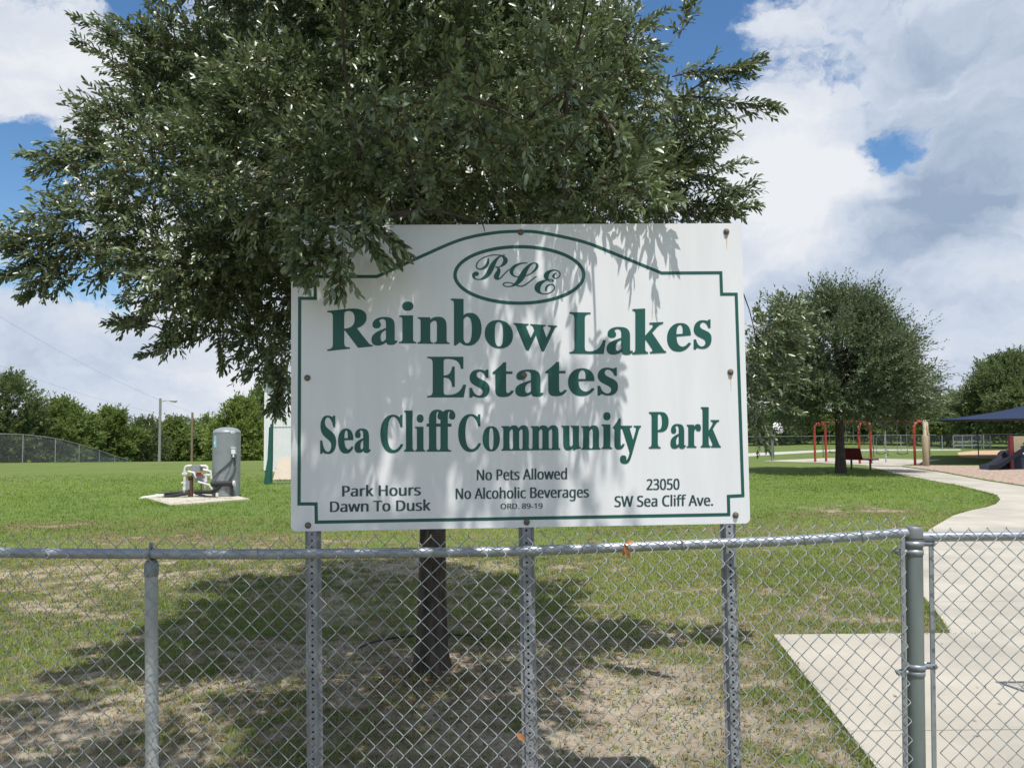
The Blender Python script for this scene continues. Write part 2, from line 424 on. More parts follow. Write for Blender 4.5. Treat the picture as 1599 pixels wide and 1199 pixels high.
def build_ground():
    xs = axis(-1500, -7, 7, 1500, 0.06, 1.06); ys = axis(-60, 2.4, 15, 2500, 0.06, 1.045)
    X, Y = np.meshgrid(xs, ys); Z = terrain(X, Y)
    V = np.stack([X.ravel(), Y.ravel(), Z.ravel()], 1)
    nx, ny = len(xs), len(ys); i = np.arange(ny - 1)[:, None] * nx + np.arange(nx - 1)[None]
    T = np.stack([i, i + 1, i + nx + 1, i + nx], -1).reshape(-1, 4)
    g = lush(X.ravel(), Y.ravel())
    m, N, L, b = newmat('sandy_lawn')
    b.inputs['Roughness'].default_value = 0.95; b.inputs['Specular IOR Level'].default_value = 0.15
    at = N.new('ShaderNodeAttribute'); at.attribute_name = 'rnd'
    tc = N.new('ShaderNodeTexCoord')

    def nz(s, d=8, r=0.6):
        n = N.new('ShaderNodeTexNoise'); n.inputs['Scale'].default_value = s; n.inputs['Detail'].default_value = d; n.inputs['Roughness'].default_value = r
        L.new(tc.outputs['Object'], n.inputs['Vector']); return n.outputs['Fac']

    def ramp(f, a, z, p0=0.3, p1=0.7):
        r = N.new('ShaderNodeValToRGB'); L.new(f, r.inputs['Fac'])
        r.color_ramp.elements[0].position = p0; r.color_ramp.elements[0].color = (*a, 1)
        r.color_ramp.elements[1].position = p1; r.color_ramp.elements[1].color = (*z, 1); return r.outputs[0]

    def mth(op, a, b_, c=None):
        n = N.new('ShaderNodeMath'); n.operation = op
        for k, v in enumerate((a, b_, c)):
            if v is None: continue
            if hasattr(v, 'type'): L.new(v, n.inputs[k])
            else: n.inputs[k].default_value = v
        return n.outputs[0]

    def mixc(f, a, z):
        n = N.new('ShaderNodeMix'); n.data_type = 'RGBA'
        L.new(f, n.inputs['Factor']); L.new(a, n.inputs[6]); L.new(z, n.inputs[7]); return n.outputs[2]
    sand = ramp(nz(3.5), (0.30, 0.245, 0.18), (0.50, 0.43, 0.325))
    thatch = ramp(nz(38), (0.095, 0.075, 0.045), (0.27, 0.22, 0.135))
    green = ramp(mth('MULTIPLY_ADD', nz(9, 10, 0.7), 0.65, mth('MULTIPLY', nz(0.4, 5, 0.6), 0.35)), (0.062, 0.115, 0.020), (0.165, 0.235, 0.050), 0.3, 0.72)
    f1 = mth('MULTIPLY_ADD', mth('SUBTRACT', nz(26, 6), 0.5), 1.3, mth('MULTIPLY_ADD', at.outputs['Fac'], 1.8, 0.05))
    f1.node.use_clamp = True
    f2 = mth('MULTIPLY_ADD', mth('SUBTRACT', nz(14, 7), 0.5), 1.2, mth('MULTIPLY_ADD', at.outputs['Fac'], 1.35, -0.50))
    f2.node.use_clamp = True
    L.new(mixc(f2, mixc(f1, sand, thatch), green), b.inputs['Base Color'])
    bp = N.new('ShaderNodeBump'); bp.inputs['Strength'].default_value = 0.8; bp.inputs['Distance'].default_value = 0.03
    L.new(nz(30, 9, 0.7), bp.inputs['Height']); L.new(bp.outputs[0], b.inputs['Normal'])
    o = np_mesh('ground', V, T, m, None, g, True)
    tag(o, kind='structure')


build_ground()


def slab_thing(name, polys, z0, z1, material):
    mb = MB()
    for p in polys: mb.prism([(q[0], q[1]) for q in p], z0, z1)
    o = mb.build(name, material, None, smooth=False); tag(o, kind='structure'); return o


def ccw(poly):
    a = sum(poly[i][0] * poly[(i + 1) % len(poly)][1] - poly[(i + 1) % len(poly)][0] * poly[i][1] for i in range(len(poly)))
    return list(poly) if a > 0 else list(poly)[::-1]


def lerp_edge(y): return pa + (pe - pa) * ((y - pa.y) / (pe.y - pa.y))


g_ = 0.005
q1 = [lerp_edge(pa.y), Vector((7.5, pa.y, 0)), Vector((7.5, jl + g_, 0)), lerp_edge(jl + g_)]
q2 = [lerp_edge(jl - g_), Vector((7.5, jl - g_, 0)), Vector((7.5, 2.4, 0)), lerp_edge(2.4)]
slab_thing('concrete_pad', [ccw(q1), ccw(q2)], -0.08, ZP, M['concrete'])
def clip_y(poly, y, above):
    out = []
    for a, b_ in zip(poly, poly[1:] + poly[:1]):
        ia, ib = (a[1] >= y) == above, (b_[1] >= y) == above
        if ia: out.append(a)
        if ia != ib:
            k = (y - a[1]) / (b_[1] - a[1]); out.append((a[0] + (b_[0] - a[0]) * k, y))
    return out


rest = [(v.x, max(v.y, pa.y + 0.012)) for v in WALK]; walk_slabs = []
for yc in (7.75, 9.35, 11.0, 12.8, 14.9, 17.2):
    walk_slabs.append(ccw(clip_y(rest, yc - g_, False))); rest = clip_y(rest, yc + g_, True)
walk_slabs.append(ccw(rest))
slab_thing('footpath', walk_slabs, -0.08, ZP - 0.003, M['concrete'])
slab_thing('play_slab', [ccw(SLAB)], -0.08, ZP + 0.002, M['concrete'])
slab_thing('mulch_bed', [ccw(MULCH)], -0.06, 0.008, M['mulch'])
slab_thing('infield', [ccw(INFIELD)], -0.1, 0.004, M['infield'])
slab_thing('far_path', [ccw(FARPATH)], -0.1, 0.008, M['sandpath'])


def scatter_blades(name, n, xr, yr, hgt, wid, material, label, keep, lean=0.5, per=6, spread=0.025, at=None):
    """tufts of bent blades where keep() allows"""
    y = np.sqrt(RNG.uniform(yr[0] ** 2, yr[1] ** 2, n)); x = RNG.uniform(-1, 1, n) * (0.70 * y + 0.5) + xr
    k = RNG.uniform(0, 1, n) < keep(x, y)
    for p in NOGRASS: k &= ~inside(x, y, p)
    x, y = x[k], y[k]
    if at is not None: x, y = np.concatenate([x, at[:, 0]]), np.concatenate([y, at[:, 1]])
    n = len(x)
    x = np.repeat(x, per) + RNG.normal(0, spread, n * per); y = np.repeat(y, per) + RNG.normal(0, spread, n * per)
    for p in NOGRASS[:3]:
        k = ~inside(x, y, [(q[0], q[1]) for q in p]); x, y = x[k], y[k]
    m = len(x); z = terrain(x, y)
    h = RNG.uniform(0.45, 1.15, m) * hgt * np.interp(y, [3, 8, 30], [0.8, 1.0, 1.5]); w = RNG.uniform(0.6, 1.2, m) * wid * np.interp(y, [3, 8, 30], [0.8, 1.0, 2.4])
    an = RNG.uniform(0, 2 * np.pi, m); ln = RNG.uniform(0.15, 1.0, m) * lean * 2
    d = np.stack([np.cos(an), np.sin(an), np.zeros(m)], 1); s = np.stack([-np.sin(an), np.cos(an), np.zeros(m)], 1)
    b = np.stack([x, y, z - 0.004], 1); up = np.array([0, 0, 1.0])
    p1 = b + up * (h * 0.6)[:, None] + d * (h * ln * 0.25)[:, None]
    p2 = b + up * (h * (1 - 0.25 * ln))[:, None] + d * (h * ln * 0.9)[:, None]
    W = (w / 2)[:, None]
    V = np.stack([b - s * W, b + s * W, p1 + s * W * 0.8, p1 - s * W * 0.8, p2], 1).reshape(-1, 3)
    i = np.arange(m)[:, None] * 5
    T = np.concatenate([i + [0, 1, 2], i + [0, 2, 3], i + [3, 2, 4]], 0)
    rn = np.clip(RNG.uniform(0, 1, m) * 0.65 + (vnoise(x, y, 0.45, 6, 4) - 0.5) * 1.3 + 0.2, 0, 1)     # patches of paler and deeper grass
    o = np_mesh(name, V, T, material, None, np.repeat(rn, 5))
    tag(o, label, 'grass', kind='stuff'); return o


def along(pts, step, jit, off):
    out = []
    for a, b_ in zip(pts[:-1], pts[1:]):
        L = (b_ - a).length; m = int(L / step); nrm = Vector((-(b_ - a).y, (b_ - a).x, 0)).normalized()
        for i in range(m):
            if random.random() < 0.8:
                q = a.lerp(b_, (i + random.random()) / m) + nrm * (off + random.gauss(0, jit)); out.append((q.x, q.y))
    return out


pad_px = [(222, 778), (265, 789.5), (300, 784), (330, 779.5), (362, 779.5)]
EDGE = np.array(along([G(x, y) for x, y in pad_px], 0.008, 0.06, -0.02) + along([G(380, 780), G(394, 779)], 0.02, 0.04, 0))
EDGE2 = np.array(along([pa, pe], 0.005, 0.03, -0.03) + along([WALK[i] for i in range(0, 6)], 0.008, 0.03, 0.03) + along([WALK[i] for i in range(5, 14)], 0.03, 0.03, 0.04))
scatter_blades('grass', 60000, 0, (3.3, 11), 0.052, 0.0058, M['grass'], 'short green grass tufts growing on the sandy lawn', lambda x, y: 0.9 * lush(x, y) ** 1.2, at=EDGE2)
scatter_blades('lawn_grass', 60000, 0, (11, 34), 0.055, 0.006, M['lawn'], 'bright green lawn grass beyond the tree', lambda x, y: lush(x, y) * np.clip(1.9 - y / 18, 0.0, 1), per=5, spread=0.05, at=EDGE)
scatter_blades('weeds', 9000, 0, (3.3, 12), 0.032, 0.013, M['lawn'], 'small broad leaved weeds among the near grass', lambda x, y: 0.25 + 0.5 * (vnoise(x, y, 1.6, 8, 3) > 0.5), lean=0.9, per=5, spread=0.03)
scatter_blades('dry_grass', 56000, 0, (3.3, 16), 0.04, 0.0045, M['dry_grass'], 'dry straw coloured grass between green tufts', lambda x, y: 0.25 + 0.75 * (1 - np.abs(lush(x, y) - 0.45) * 1.6), lean=0.9, per=5)


# ------------------------------------------------------------------ leaves and trees
def leaf_cloud(name, p0, dirs, lens, nleaf, llen, lwid, material, parent, fine=True, spread=0.8, droop=0.12, rng=RNG):
    """leaves set in spirals along shoots"""
    n = len(p0); t = (np.arange(nleaf) + 0.6) / nleaf
    pos = p0[:, None] + dirs[:, None] * (lens[:, None] * t[None])[..., None]
    pos[..., 2] -= droop * lens[:, None] * t[None] ** 2
    a = np.where(np.abs(dirs[:, 2:3]) < 0.9, np.array([[0, 0, 1.0]]), np.array([[1.0, 0, 0]]))
    u = unit(np.cross(dirs, a)); v = np.cross(dirs, u)
    ph = np.arange(nleaf)[None] * 2.4 + rng.uniform(0, 6.28, (n, 1)) + rng.normal(0, 0.35, (n, nleaf))
    side = u[:, None] * np.cos(ph)[..., None] + v[:, None] * np.sin(ph)[..., None]
    sp = (spread * (1.25 - 0.75 * t))[None, :, None]
    ld = unit(dirs[:, None] + side * sp * rng.uniform(0.6, 1.4, (n, nleaf, 1)) + rng.normal(0, 0.15, (n, nleaf, 3)))
    ld[..., 2] -= 0.12; ld = unit(ld)
    upr = unit(np.array([0, -0.15, 1.0]) + rng.normal(0, 0.7, (n, nleaf, 3)))
    sd = unit(np.cross(ld, upr)); nr = np.cross(sd, ld)
    m = n * nleaf
    pos = pos.reshape(m, 3); ld = ld.reshape(m, 3); sd = sd.reshape(m, 3); nr = nr.reshape(m, 3)
    Ls = (llen * rng.uniform(0.6, 1.15, m))[:, None]; Ws = (lwid * rng.uniform(0.75, 1.2, m))[:, None] / 2
    rn = np.clip(rng.normal(0.45, 0.24, m), 0, 1)
    if fine:
        c = 0.10 * Ls; fold = 0.25 * Ws
        b = pos + ld * Ls * 0.04
        L1 = pos + ld * Ls * 0.34 - sd * Ws + nr * fold; R1 = pos + ld * Ls * 0.34 + sd * Ws + nr * fold
        L2 = pos + ld * Ls * 0.74 - sd * Ws * 0.85 + nr * (fold - c * 0.4); R2 = pos + ld * Ls * 0.74 + sd * Ws * 0.85 + nr * (fold - c * 0.4)
        md = pos + ld * Ls * 0.5; tp = pos + ld * Ls - nr * c
        V = np.stack([b, R1, R2, tp, L2, L1, md], 1).reshape(-1, 3); i = np.arange(m)[:, None] * 7
        T = np.concatenate([i + [0, 1, 6], i + [1, 2, 6], i + [2, 3, 6], i + [3, 4, 6], i + [4, 5, 6], i + [5, 0, 6]], 0); k = 7
    else:
        b = pos; tp = pos + ld * Ls; mR = pos + ld * Ls * 0.5 + sd * Ws + nr * Ws * 0.3; mL = pos + ld * Ls * 0.5 - sd * Ws + nr * Ws * 0.3
        V = np.stack([b, mR, tp, mL], 1).reshape(-1, 3); i = np.arange(m)[:, None] * 4
        T = np.concatenate([i + [0, 1, 2], i + [0, 2, 3]], 0); k = 4
    return np_mesh(name, V, T, material, parent, np.repeat(rn, k), False)


def twig_mesh(name, p0, dirs, lens, material, parent, r=0.0022, droop=0.12):
    n = len(p0); a = np.where(np.abs(dirs[:, 2:3]) < 0.9, np.array([[0, 0, 1.0]]), np.array([[1.0, 0, 0]]))
    u = unit(np.cross(dirs, a)); v = np.cross(dirs, u); rings = []
    for t, s in ((0, 1.6), (0.5, 1.0), (1.0, 0.4)):
        c = p0 + dirs * (lens * t)[:, None]; c = c.copy(); c[:, 2] -= droop * lens * t * t
        for k in range(3):
            rings.append(c + (u * math.cos(k * 2.094) + v * math.sin(k * 2.094)) * r * s)
    V = np.stack(rings, 1).reshape(-1, 3); i = np.arange(n)[:, None] * 9; T = []
    for g in (0, 3):
        for k in range(3):
            k2 = (k + 1) % 3
            T += [i + [g + k, g + k2, g + 3 + k2], i + [g + k, g + 3 + k2, g + 3 + k]]
    return np_mesh(name, V, np.concatenate(T, 0), material, parent, None, True)


def limb(mb, a, b, r0, r1, n=7, wob=0.06, rise=0.15, seg=7, rnd=random):
    a = Vector(a); b = Vector(b); L = (b - a).length; pts = []; rs = []
    for i in range(seg + 1):
        t = i / seg; p = a.lerp(b, t)
        p.z += rise * L * math.sin(math.pi * t) * (1 - t) * 0.9
        if 0 < i < seg: p += Vector((rnd.uniform(-1, 1), rnd.uniform(-1, 1), rnd.uniform(-1, 1))) * wob * L * 0.4
        pts.append(p); rs.append(r0 + (r1 - r0) * t)
    mb.tube(pts, rs, n)


def main_oak():
    base = G(672, 1043, 0.0); base = Vector((base.x, base.y, 0))
    t = thing('oak_tree', base, 'large oak tree with dense dark glossy leaves rising behind the big white sign', 'tree')
    bx, by = base.x, base.y
    tr = MB()
    path = [(bx, by, -0.1), (bx, by, 0.0), (bx + 0.005, by, 0.12), (bx + 0.012, by, 0.35), (bx + 0.015, by, 0.8), (bx + 0.02, by, 1.3), (bx + 0.0, by + 0.02, 1.9), (bx + 0.03, by, 2.6), (bx + 0.01, by, 3.4), (bx - 0.03, by, 4.3), (bx + 0.02, by, 5.2), (bx, by, 6.0)]
    rs = [0.15, 0.132, 0.112, 0.101, 0.095, 0.088, 0.082, 0.072, 0.058, 0.042, 0.026, 0.01]
    vs = []
    tr.tube(path, rs, 22)
    # uneven, fluted trunk
    for i, v in enumerate(tr.v):
        a = math.atan2(v[1] - by, v[0] - bx); z = v[2]
        k = 1 + 0.06 * math.sin(3 * a + z * 1.3) + 0.04 * math.sin(7 * a - z * 2.1) + 0.10 * max(0, 1 - z / 0.3) * math.sin(5 * a + 1)
        tr.v[i] = (bx + (v[0] - bx) * k, by + (v[1] - by) * k, z)
    # (photo x, photo y, distance, radius, weight): where the crown has its masses
    B = [(620, 150, 5.6, 1.25), (410, 130, 5.7, 0.9), (800, 130, 5.7, 0.95), (620, -150, 5.6, 1.3), (360, -60, 5.5, 0.75), (840, -70, 5.6, 0.78), (620, -420, 5.6, 1.1), (440, -300, 5.5, 0.8), (790, -300, 5.6, 0.8),
         (290, 110, 5.3, 0.44), (225, 60, 5.2, 0.24), (165, 52, 5.2, 0.11), (925, 90, 5.4, 0.45), (990, 220, 5.3, 0.5), (1040, 250, 5.2, 0.34), (985, 40, 5.3, 0.27),
         (250, 240, 5.2, 0.55), (150, 240, 5.0, 0.30), (90, 245, 5.0, 0.15), (350, 330, 4.9, 0.7), (200, 340, 4.8, 0.4), (110, 385, 4.7, 0.28), (50, 395, 4.6, 0.2), (15, 385, 4.6, 0.10), (70, 435, 4.6, 0.12),
         (290, 420, 4.8, 0.45), (390, 450, 5.1, 0.6), (310, 500, 5.0, 0.28), (215, 500, 4.9, 0.09), (270, 525, 4.9, 0.12), (400, 540, 5.1, 0.26), (440, 590, 5.0, 0.14), (430, 625, 5.0, 0.07), (500, 430, 5.7, 0.9), (620, 500, 6.2, 0.9), (820, 450, 6.0, 1.0), (950, 450, 5.9, 0.7),
         (1060, 312, 5.3, 0.26), (1140, 315, 5.2, 0.14), (1115, 332, 5.2, 0.13), (1010, 330, 5.2, 0.45),
         (1180, 525, 5.8, 0.32), (1212, 560, 5.8, 0.20), (1180, 605, 5.8, 0.18), (1232, 540, 5.8, 0.10), (1178, 655, 5.8, 0.09), (1235, 505, 5.9, 0.12),
         (620, 60, 7.2, 1.2), (430, 100, 7.0, 0.95), (790, 80, 7.1, 1.0), (620, 330, 7.2, 1.1), (430, 330, 6.7, 0.9), (850, 310, 7.0, 1.0), (620, -200, 7.0, 1.2),
         (490, 300, 4.1, 0.36), (600, 280, 4.2, 0.42), (730, 270, 4.3, 0.45), (860, 265, 4.3, 0.40), (955, 285, 4.5, 0.36), (560, 140, 4.5, 0.55), (760, 100, 4.5, 0.55), (920, 150, 4.6, 0.48), (400, 200, 4.6, 0.48), (740, 200, 3.7, 0.16), (340, 280, 3.9, 0.16), (560, 250, 3.6, 0.14), (880, 210, 3.8, 0.14),
         (500, -230, 3.2, 0.40), (660, -220, 3.1, 0.40), (820, -230, 3.1, 0.40), (960, -190, 3.4, 0.32), (740, -290, 2.9, 0.36), (580, -320, 2.8, 0.34), (900, -330, 3.0, 0.32), (450, -350, 2.9, 0.32),
         (510, 355, 3.0, 0.17), (560, 345, 2.98, 0.13), (490, 400, 3.0, 0.09), (535, 395, 3.0, 0.10), (600, 350, 3.05, 0.08), (470, 360, 3.05, 0.12), (745, 345, 3.12, 0.03), (650, 330, 3.12, 0.10), (640, 250, 3.1, 0.15), (720, 150, 2.75, 0.13), (820, 190, 2.8, 0.12), (900, 130, 2.75, 0.13), (620, 170, 2.8, 0.13), (980, 235, 2.85, 0.10), (760, 215, 3.1, 0.15), (880, 240, 3.15, 0.14), (975, 285, 3.2, 0.12), (700, 110, 3.0, 0.17), (850, 100, 3.0, 0.17), (560, 190, 3.1, 0.15), (940, 180, 3.1, 0.13), (1010, 315, 3.2, 0.10), (880, 330, 3.4, 0.10)]
    OVER = [(-0.75, 2.62, 3.55, 0.42), (-0.1, 2.5, 3.7, 0.45), (0.5, 2.62, 3.6, 0.40), (-0.45, 2.2, 4.1, 0.42), (0.3, 2.15, 4.2, 0.42), (-1.05, 2.35, 4.1, 0.40),
            (-0.1, 1.85, 4.6, 0.36), (0.75, 2.05, 4.4, 0.30), (-0.8, 1.95, 4.6, 0.36), (-0.3, 2.75, 4.6, 0.5), (0.6, 2.8, 4.5, 0.45), (-1.1, 2.9, 4.6, 0.5), (-1.5, 2.3, 4.4, 0.52), (-1.9, 2.6, 4.2, 0.50), (-1.4, 1.9, 4.8, 0.5), (-0.7, 1.6, 4.9, 0.45), (-2.2, 3.1, 4.5, 0.55), (-0.2, 1.5, 5.0, 0.4)]
    cx = Vector((bx, by, 3.4))
    P0 = []; DR = []; LN = []
    lb = MB()
    hubs = []
    for (px, py, Y, r) in B + OVER:
        over = Y > 3.3 and r < 0.6 and abs(px) < 3
        c = Vector((px - 0.15, py - 0.1, Y + 0.28)) if over else P(px, py, Y)
        if c.z < 0.9: continue
        big = r > 0.3
        n = int(300 * r ** 2.35 + 80 * r + 2) if big else int((95 if Y > 3.5 else 60) * r + 2)
        if Y > 6.5 or py < -140 and not over: n = int(n * 1.25)
        if over: n = int(n * (0.45 if px > -1.2 else 0.8))
        if big:                      # a big mass is made of separate dense clumps with gaps between
            n = int(n * 2.35); m = max(5, int(19 * r ** 2.1 + 5))
            cv = unit(RNG.normal(size=(m, 3))) * RNG.uniform(0.05, 1, (m, 1)) ** 0.45 * (r * 0.86) * np.array([1, 1, 0.85])
            cr = RNG.uniform(0.13, 0.24, m) * (0.8 + 0.35 * r)
            w = cr ** 2; k = RNG.choice(m, n, p=w / w.sum())
            v = unit(RNG.normal(size=(n, 3))) * RNG.uniform(0.1, 1, (n, 1)) ** 0.5
            p = np.array(c) + cv[k] + v * cr[k][:, None] * np.array([1, 1, 0.75])
            out = np.array(c - cx); out = out / (np.linalg.norm(out) + 1e-6); co = unit(cv[k])
            d = unit(v * 0.9 + out * 0.35 + co * 0.45 + RNG.normal(0, 0.35, (n, 3)) + np.array([0, 0, 0.05]))
            ln = RNG.uniform(0.10, 0.22, n)
        else:
            v = unit(RNG.normal(size=(n, 3))) * (RNG.uniform(0.12, 1, (n, 1)) ** 0.7)
            p = np.array(c) + v * r * np.array([1, 1, 0.85])
            out = np.array(c - cx); out = out / (np.linalg.norm(out) + 1e-6)
            d = unit(v * 0.8 + out * 0.75 + RNG.normal(0, 0.42, (n, 3)) + np.array([0, 0, 0.06]))
            ln = RNG.uniform(0.10, 0.22, n) * (1 if r > 0.1 else 0.75)
        if not big: p = p - d * (ln * 0.5)[:, None]
        P0.append(p); DR.append(d); LN.append(ln)
        # the limb that carries this mass
        zt = min(5.4, max(1.5, c.z - 0.35 * (Vector((c.x, c.y, 0)) - Vector((bx, by, 0))).length))
        if over:
            limb(lb, (bx, by, 5.3), c, 0.022, 0.006, 6, wob=0.03, rise=0.05)
        elif r > 0.45:
            limb(lb, (bx, by, zt), c, 0.02 + 0.018 * r, 0.008, 7); hubs.append((c, r))
    nodes = [h[0] for h in hubs]     # every small mass hangs on the nearest wood already there
    small = sorted((min((h - c).length for h in nodes), i) for i, c in enumerate(P(*b[:3]) for b in B) if B[i][3] <= 0.45 and c.z > 0.9)
    for _, i in small:
        c = P(*B[i][:3]); h = min(nodes, key=lambda q: (q - c).length)
        limb(lb, h, c, 0.0075, 0.003, 6, wob=0.05, rise=0.08, seg=5); nodes.append(c)
    # long single shoots that stick out of the outline, leafy to the tip
    shoots = [((1050, 120, 4.4), (1165, 105, 4.2), 9), ((1060, 150, 4.4), (1205, 168, 4.2), 10), ((1080, 140, 4.4), (1178, 88, 4.2), 6), ((1060, 210, 4.9), (1125, 218, 4.8), 5), ((1070, 330, 5.2), (1180, 290, 5.1), 7),
              ((1090, 340, 5.2), (1176, 318, 5.1), 6), ((230, 130, 5.2), (125, 62, 5.1), 8), ((240, 100, 5.2), (125, 30, 5.1), 6), ((160, 240, 5.0), (42, 243, 4.9), 6), ((150, 260, 5.0), (60, 265, 4.9), 6), ((110, 385, 4.7), (2, 362, 4.6), 6),
              ((100, 400, 4.7), (6, 425, 4.6), 7), ((110, 420, 4.7), (48, 460, 4.6), 6), ((240, 510, 4.9), (178, 502, 4.85), 5), ((300, 530, 4.9), (232, 552, 4.85), 4), ((340, 520, 5.0), (345, 565, 4.95), 4), ((410, 570, 5.0), (392, 583, 4.95), 3),
              ((440, 590, 5.0), (428, 638, 5.0), 5), ((1200, 560, 5.8), (1262, 520, 5.8), 6), ((1200, 600, 5.8), (1250, 575, 5.8), 5), ((1185, 630, 5.8), (1243, 642, 5.7), 4), ((1178, 660, 5.8), (1196, 690, 5.7), 3),
              ((520, 370, 3.0), (532, 440, 3.0), 4), ((500, 390, 3.0), (480, 420, 3.0), 4), ((560, 360, 3.0), (590, 392, 3.0), 4), ((590, 350, 3.0), (618, 380, 3.0), 4), ((470, 350, 3.0), (462, 395, 3.0), 4), ((750, 335, 3.1), (757, 362, 3.1), 2), ((180, 130, 5.1), (160, 170, 5.1), 3), ((185, 180, 5.1), (148, 180, 5.1), 3),
              ((1060, 60, 4.9), (1075, 8, 4.9), 5), ((1020, 130, 4.7), (1090, 190, 4.6), 5), ((1040, 270, 5.0), (1090, 245, 4.9), 5)]
    for (a, b, k) in shoots:
        A = P(*a); E = P(*b); L = (E - A).length; d0 = (E - A).normalized()
        limb(lb, A, E, 0.0045, 0.0015, 5, wob=0.03, rise=0.05, seg=5)
        m = max(3, int(k * 1.5))
        for q in range(m):
            s = (q + 0.3) / m; p = A.lerp(E, s)
            d = (d0 + Vector(RNG.normal(0, 0.42, 3)) * (1 - 0.6 * s)).normalized()
            ll = float(np.clip((1 - s) * L + 0.05, 0.06, 0.17))
            P0.append(np.array([p])); DR.append(np.array([d])); LN.append(np.array([ll]))
    P0 = np.concatenate(P0); DR = np.concatenate(DR); LN = np.concatenate(LN)
    # nothing grows into the sign or the fence
    sgn = np.array([0.035, 3.195])
    tip = P0 + DR * LN[:, None]
    ok = np.ones(len(P0), bool)
    for q in (P0, tip):
        near = (np.abs(q[:, 0]) < 1.05) & (q[:, 2] < 2.58) & (q[:, 2] > 0.9) & (q[:, 1] - (3.195 + 0.0336 * q[:, 0]) > -0.09) & (q[:, 1] - 3.195 < 0.16)
        ok &= ~near
    P0, DR, LN = P0[ok], DR[ok], LN[ok]
    tr.build('trunk', M['bark'], t)
    lb.build('branches', M['bark'], t)
    twig_mesh('twigs', P0, DR, LN, M['twig'], t)
    leaf_cloud('crown', P0, DR, LN, 16, 0.053, 0.0168, M['leaf'], t, True, 1.0)
    SHOOTS = len(P0)
    return t


main_oak()


def make_tree(name, base, height, trunk_h, trunk_r, rx, rz, label, mat_, group=None, n_sh=900, leaf=0.2, lw=0.09, nl=12, seed=1, spiky=0.3, lean=0.0, blobs=16, sh=(0.5, 1.1), low=0.0, fill=0.45, shape=0.8, brs=1.0, spray=0.0):
    """a free-standing tree with its own limbs, leaf masses and gaps"""
    rng = np.random.default_rng(seed); rd = random.Random(seed)
    base = Vector(base)
    t = thing(name, base, label, 'tree', group)
    top = base + Vector((lean * height, 0, height))
    cz = base.z + trunk_h + (height - trunk_h) * 0.45
    cc = Vector((base.x + lean * height * 0.6, base.y, cz))
    tm = MB()
    tp = [base + Vector((0, 0, -0.2)), base + Vector((0, 0, 0.02)), base + Vector((0, 0, 0.35 * trunk_h)), base + Vector((lean * trunk_h, 0, trunk_h)), cc, top - Vector((0, 0, 0.1 * height))]
    tm.tube(tp, [trunk_r * 1.6, trunk_r * 1.35, trunk_r, trunk_r * 0.85, trunk_r * 0.5, trunk_r * 0.1], 12)
    P0 = []; D = []; LN = []; lm = MB()
    for i in range(blobs):
        a = 2.4 * i + rng.uniform(-0.4, 0.4); h = (i + 0.5) / blobs
        zz = base.z + trunk_h * (1 - low) + h * (height - trunk_h * (1 - low)) * 0.88
        prof = math.sin(math.pi * min(1, 0.22 + 0.78 * h)) ** shape
        rr = rx * prof * rng.uniform(0.45, 0.85)
        c = Vector((cc.x + math.cos(a) * rr, cc.y + math.sin(a) * rr, zz))
        br = rx * rng.uniform(0.30, 0.46) * (0.7 + 0.5 * prof) * 0.9 * brs
        z0 = base.z + trunk_h * 0.85 + (zz - base.z - trunk_h * 0.85) * 0.45
        limb(lm, (cc.x, cc.y, max(base.z + trunk_h * 0.8, z0)), c, trunk_r * 0.35, trunk_r * 0.08, 6, rnd=rd)
        n = int(n_sh / blobs)
        v = unit(rng.normal(size=(n, 3))) * rng.uniform(0.1, 1, (n, 1)) ** fill
        p = np.array(c) + v * br * np.array([1, 1, 0.75])
        out = np.array(c - cc) / (rx + 1e-6); out[2] = max(out[2], -0.1)
        d = unit(v * 0.8 + out * 0.8 + rng.normal(0, 0.35, (n, 3)) + np.array([0, 0, spiky]))
        P0.append(p); D.append(d); LN.append(rng.uniform(sh[0], sh[1], n))
    P0 = np.concatenate(P0); D = np.concatenate(D); LN = np.concatenate(LN)
    if spray:                       # long leafy sprays reaching out of the crown, mostly upward
        m = int(len(P0) * spray); k = rng.choice(len(P0), m); q = P0[k] - np.array(cc); q[:, 2] *= 0.9; u = unit(q + np.array([0, 0, 0.5]))
        P0 = np.concatenate([P0, P0[k] + u * rng.uniform(0, 0.3, (m, 1))]); D = np.concatenate([D, unit(u + rng.normal(0, 0.22, (m, 3)) + np.array([0, 0, 0.25]))]); LN = np.concatenate([LN, rng.uniform(0.7, 1.25, m)])
    zmin = base.z + trunk_h * (1 - low) * 0.8
    k = P0[:, 2] > zmin; P0, D, LN = P0[k], D[k], LN[k]
    tm.build('trunk', M['bark'], t); lm.build('branches', M['bark'], t)
    leaf_cloud('crown', P0, D, LN, nl, leaf, lw, mat_, t, False, 0.9, 0.05, rng)
    return t


# oak by the bench
b = G(1313, 738)
make_tree('oak_tree', (b.x, b.y, 0), 6.8, 2.25, 0.165, 3.3, 3, 'round dark green oak standing alone beside the red bench', M['leaf_mid'], None, 8600, 0.14, 0.055, 13, 5, 0.6, 0.0, 44, (0.3, 0.8), 0.04, 0.5, 0.5, 0.58, 0.15)
# big oak behind the blue canopy
b = P(1585, 690, 62)
make_tree('oak_tree', (b.x, b.y, 0), 7.3, 1.5, 0.25, 4.9, 3, 'big spreading oak behind the blue shade canopy', M['leaf_dark'], None, 4200, 0.24, 0.10, 12, 9, 0.35, 0.0, 34, (0.5, 1.2), 0.3, 0.5, 0.5, 0.58, 0.14)


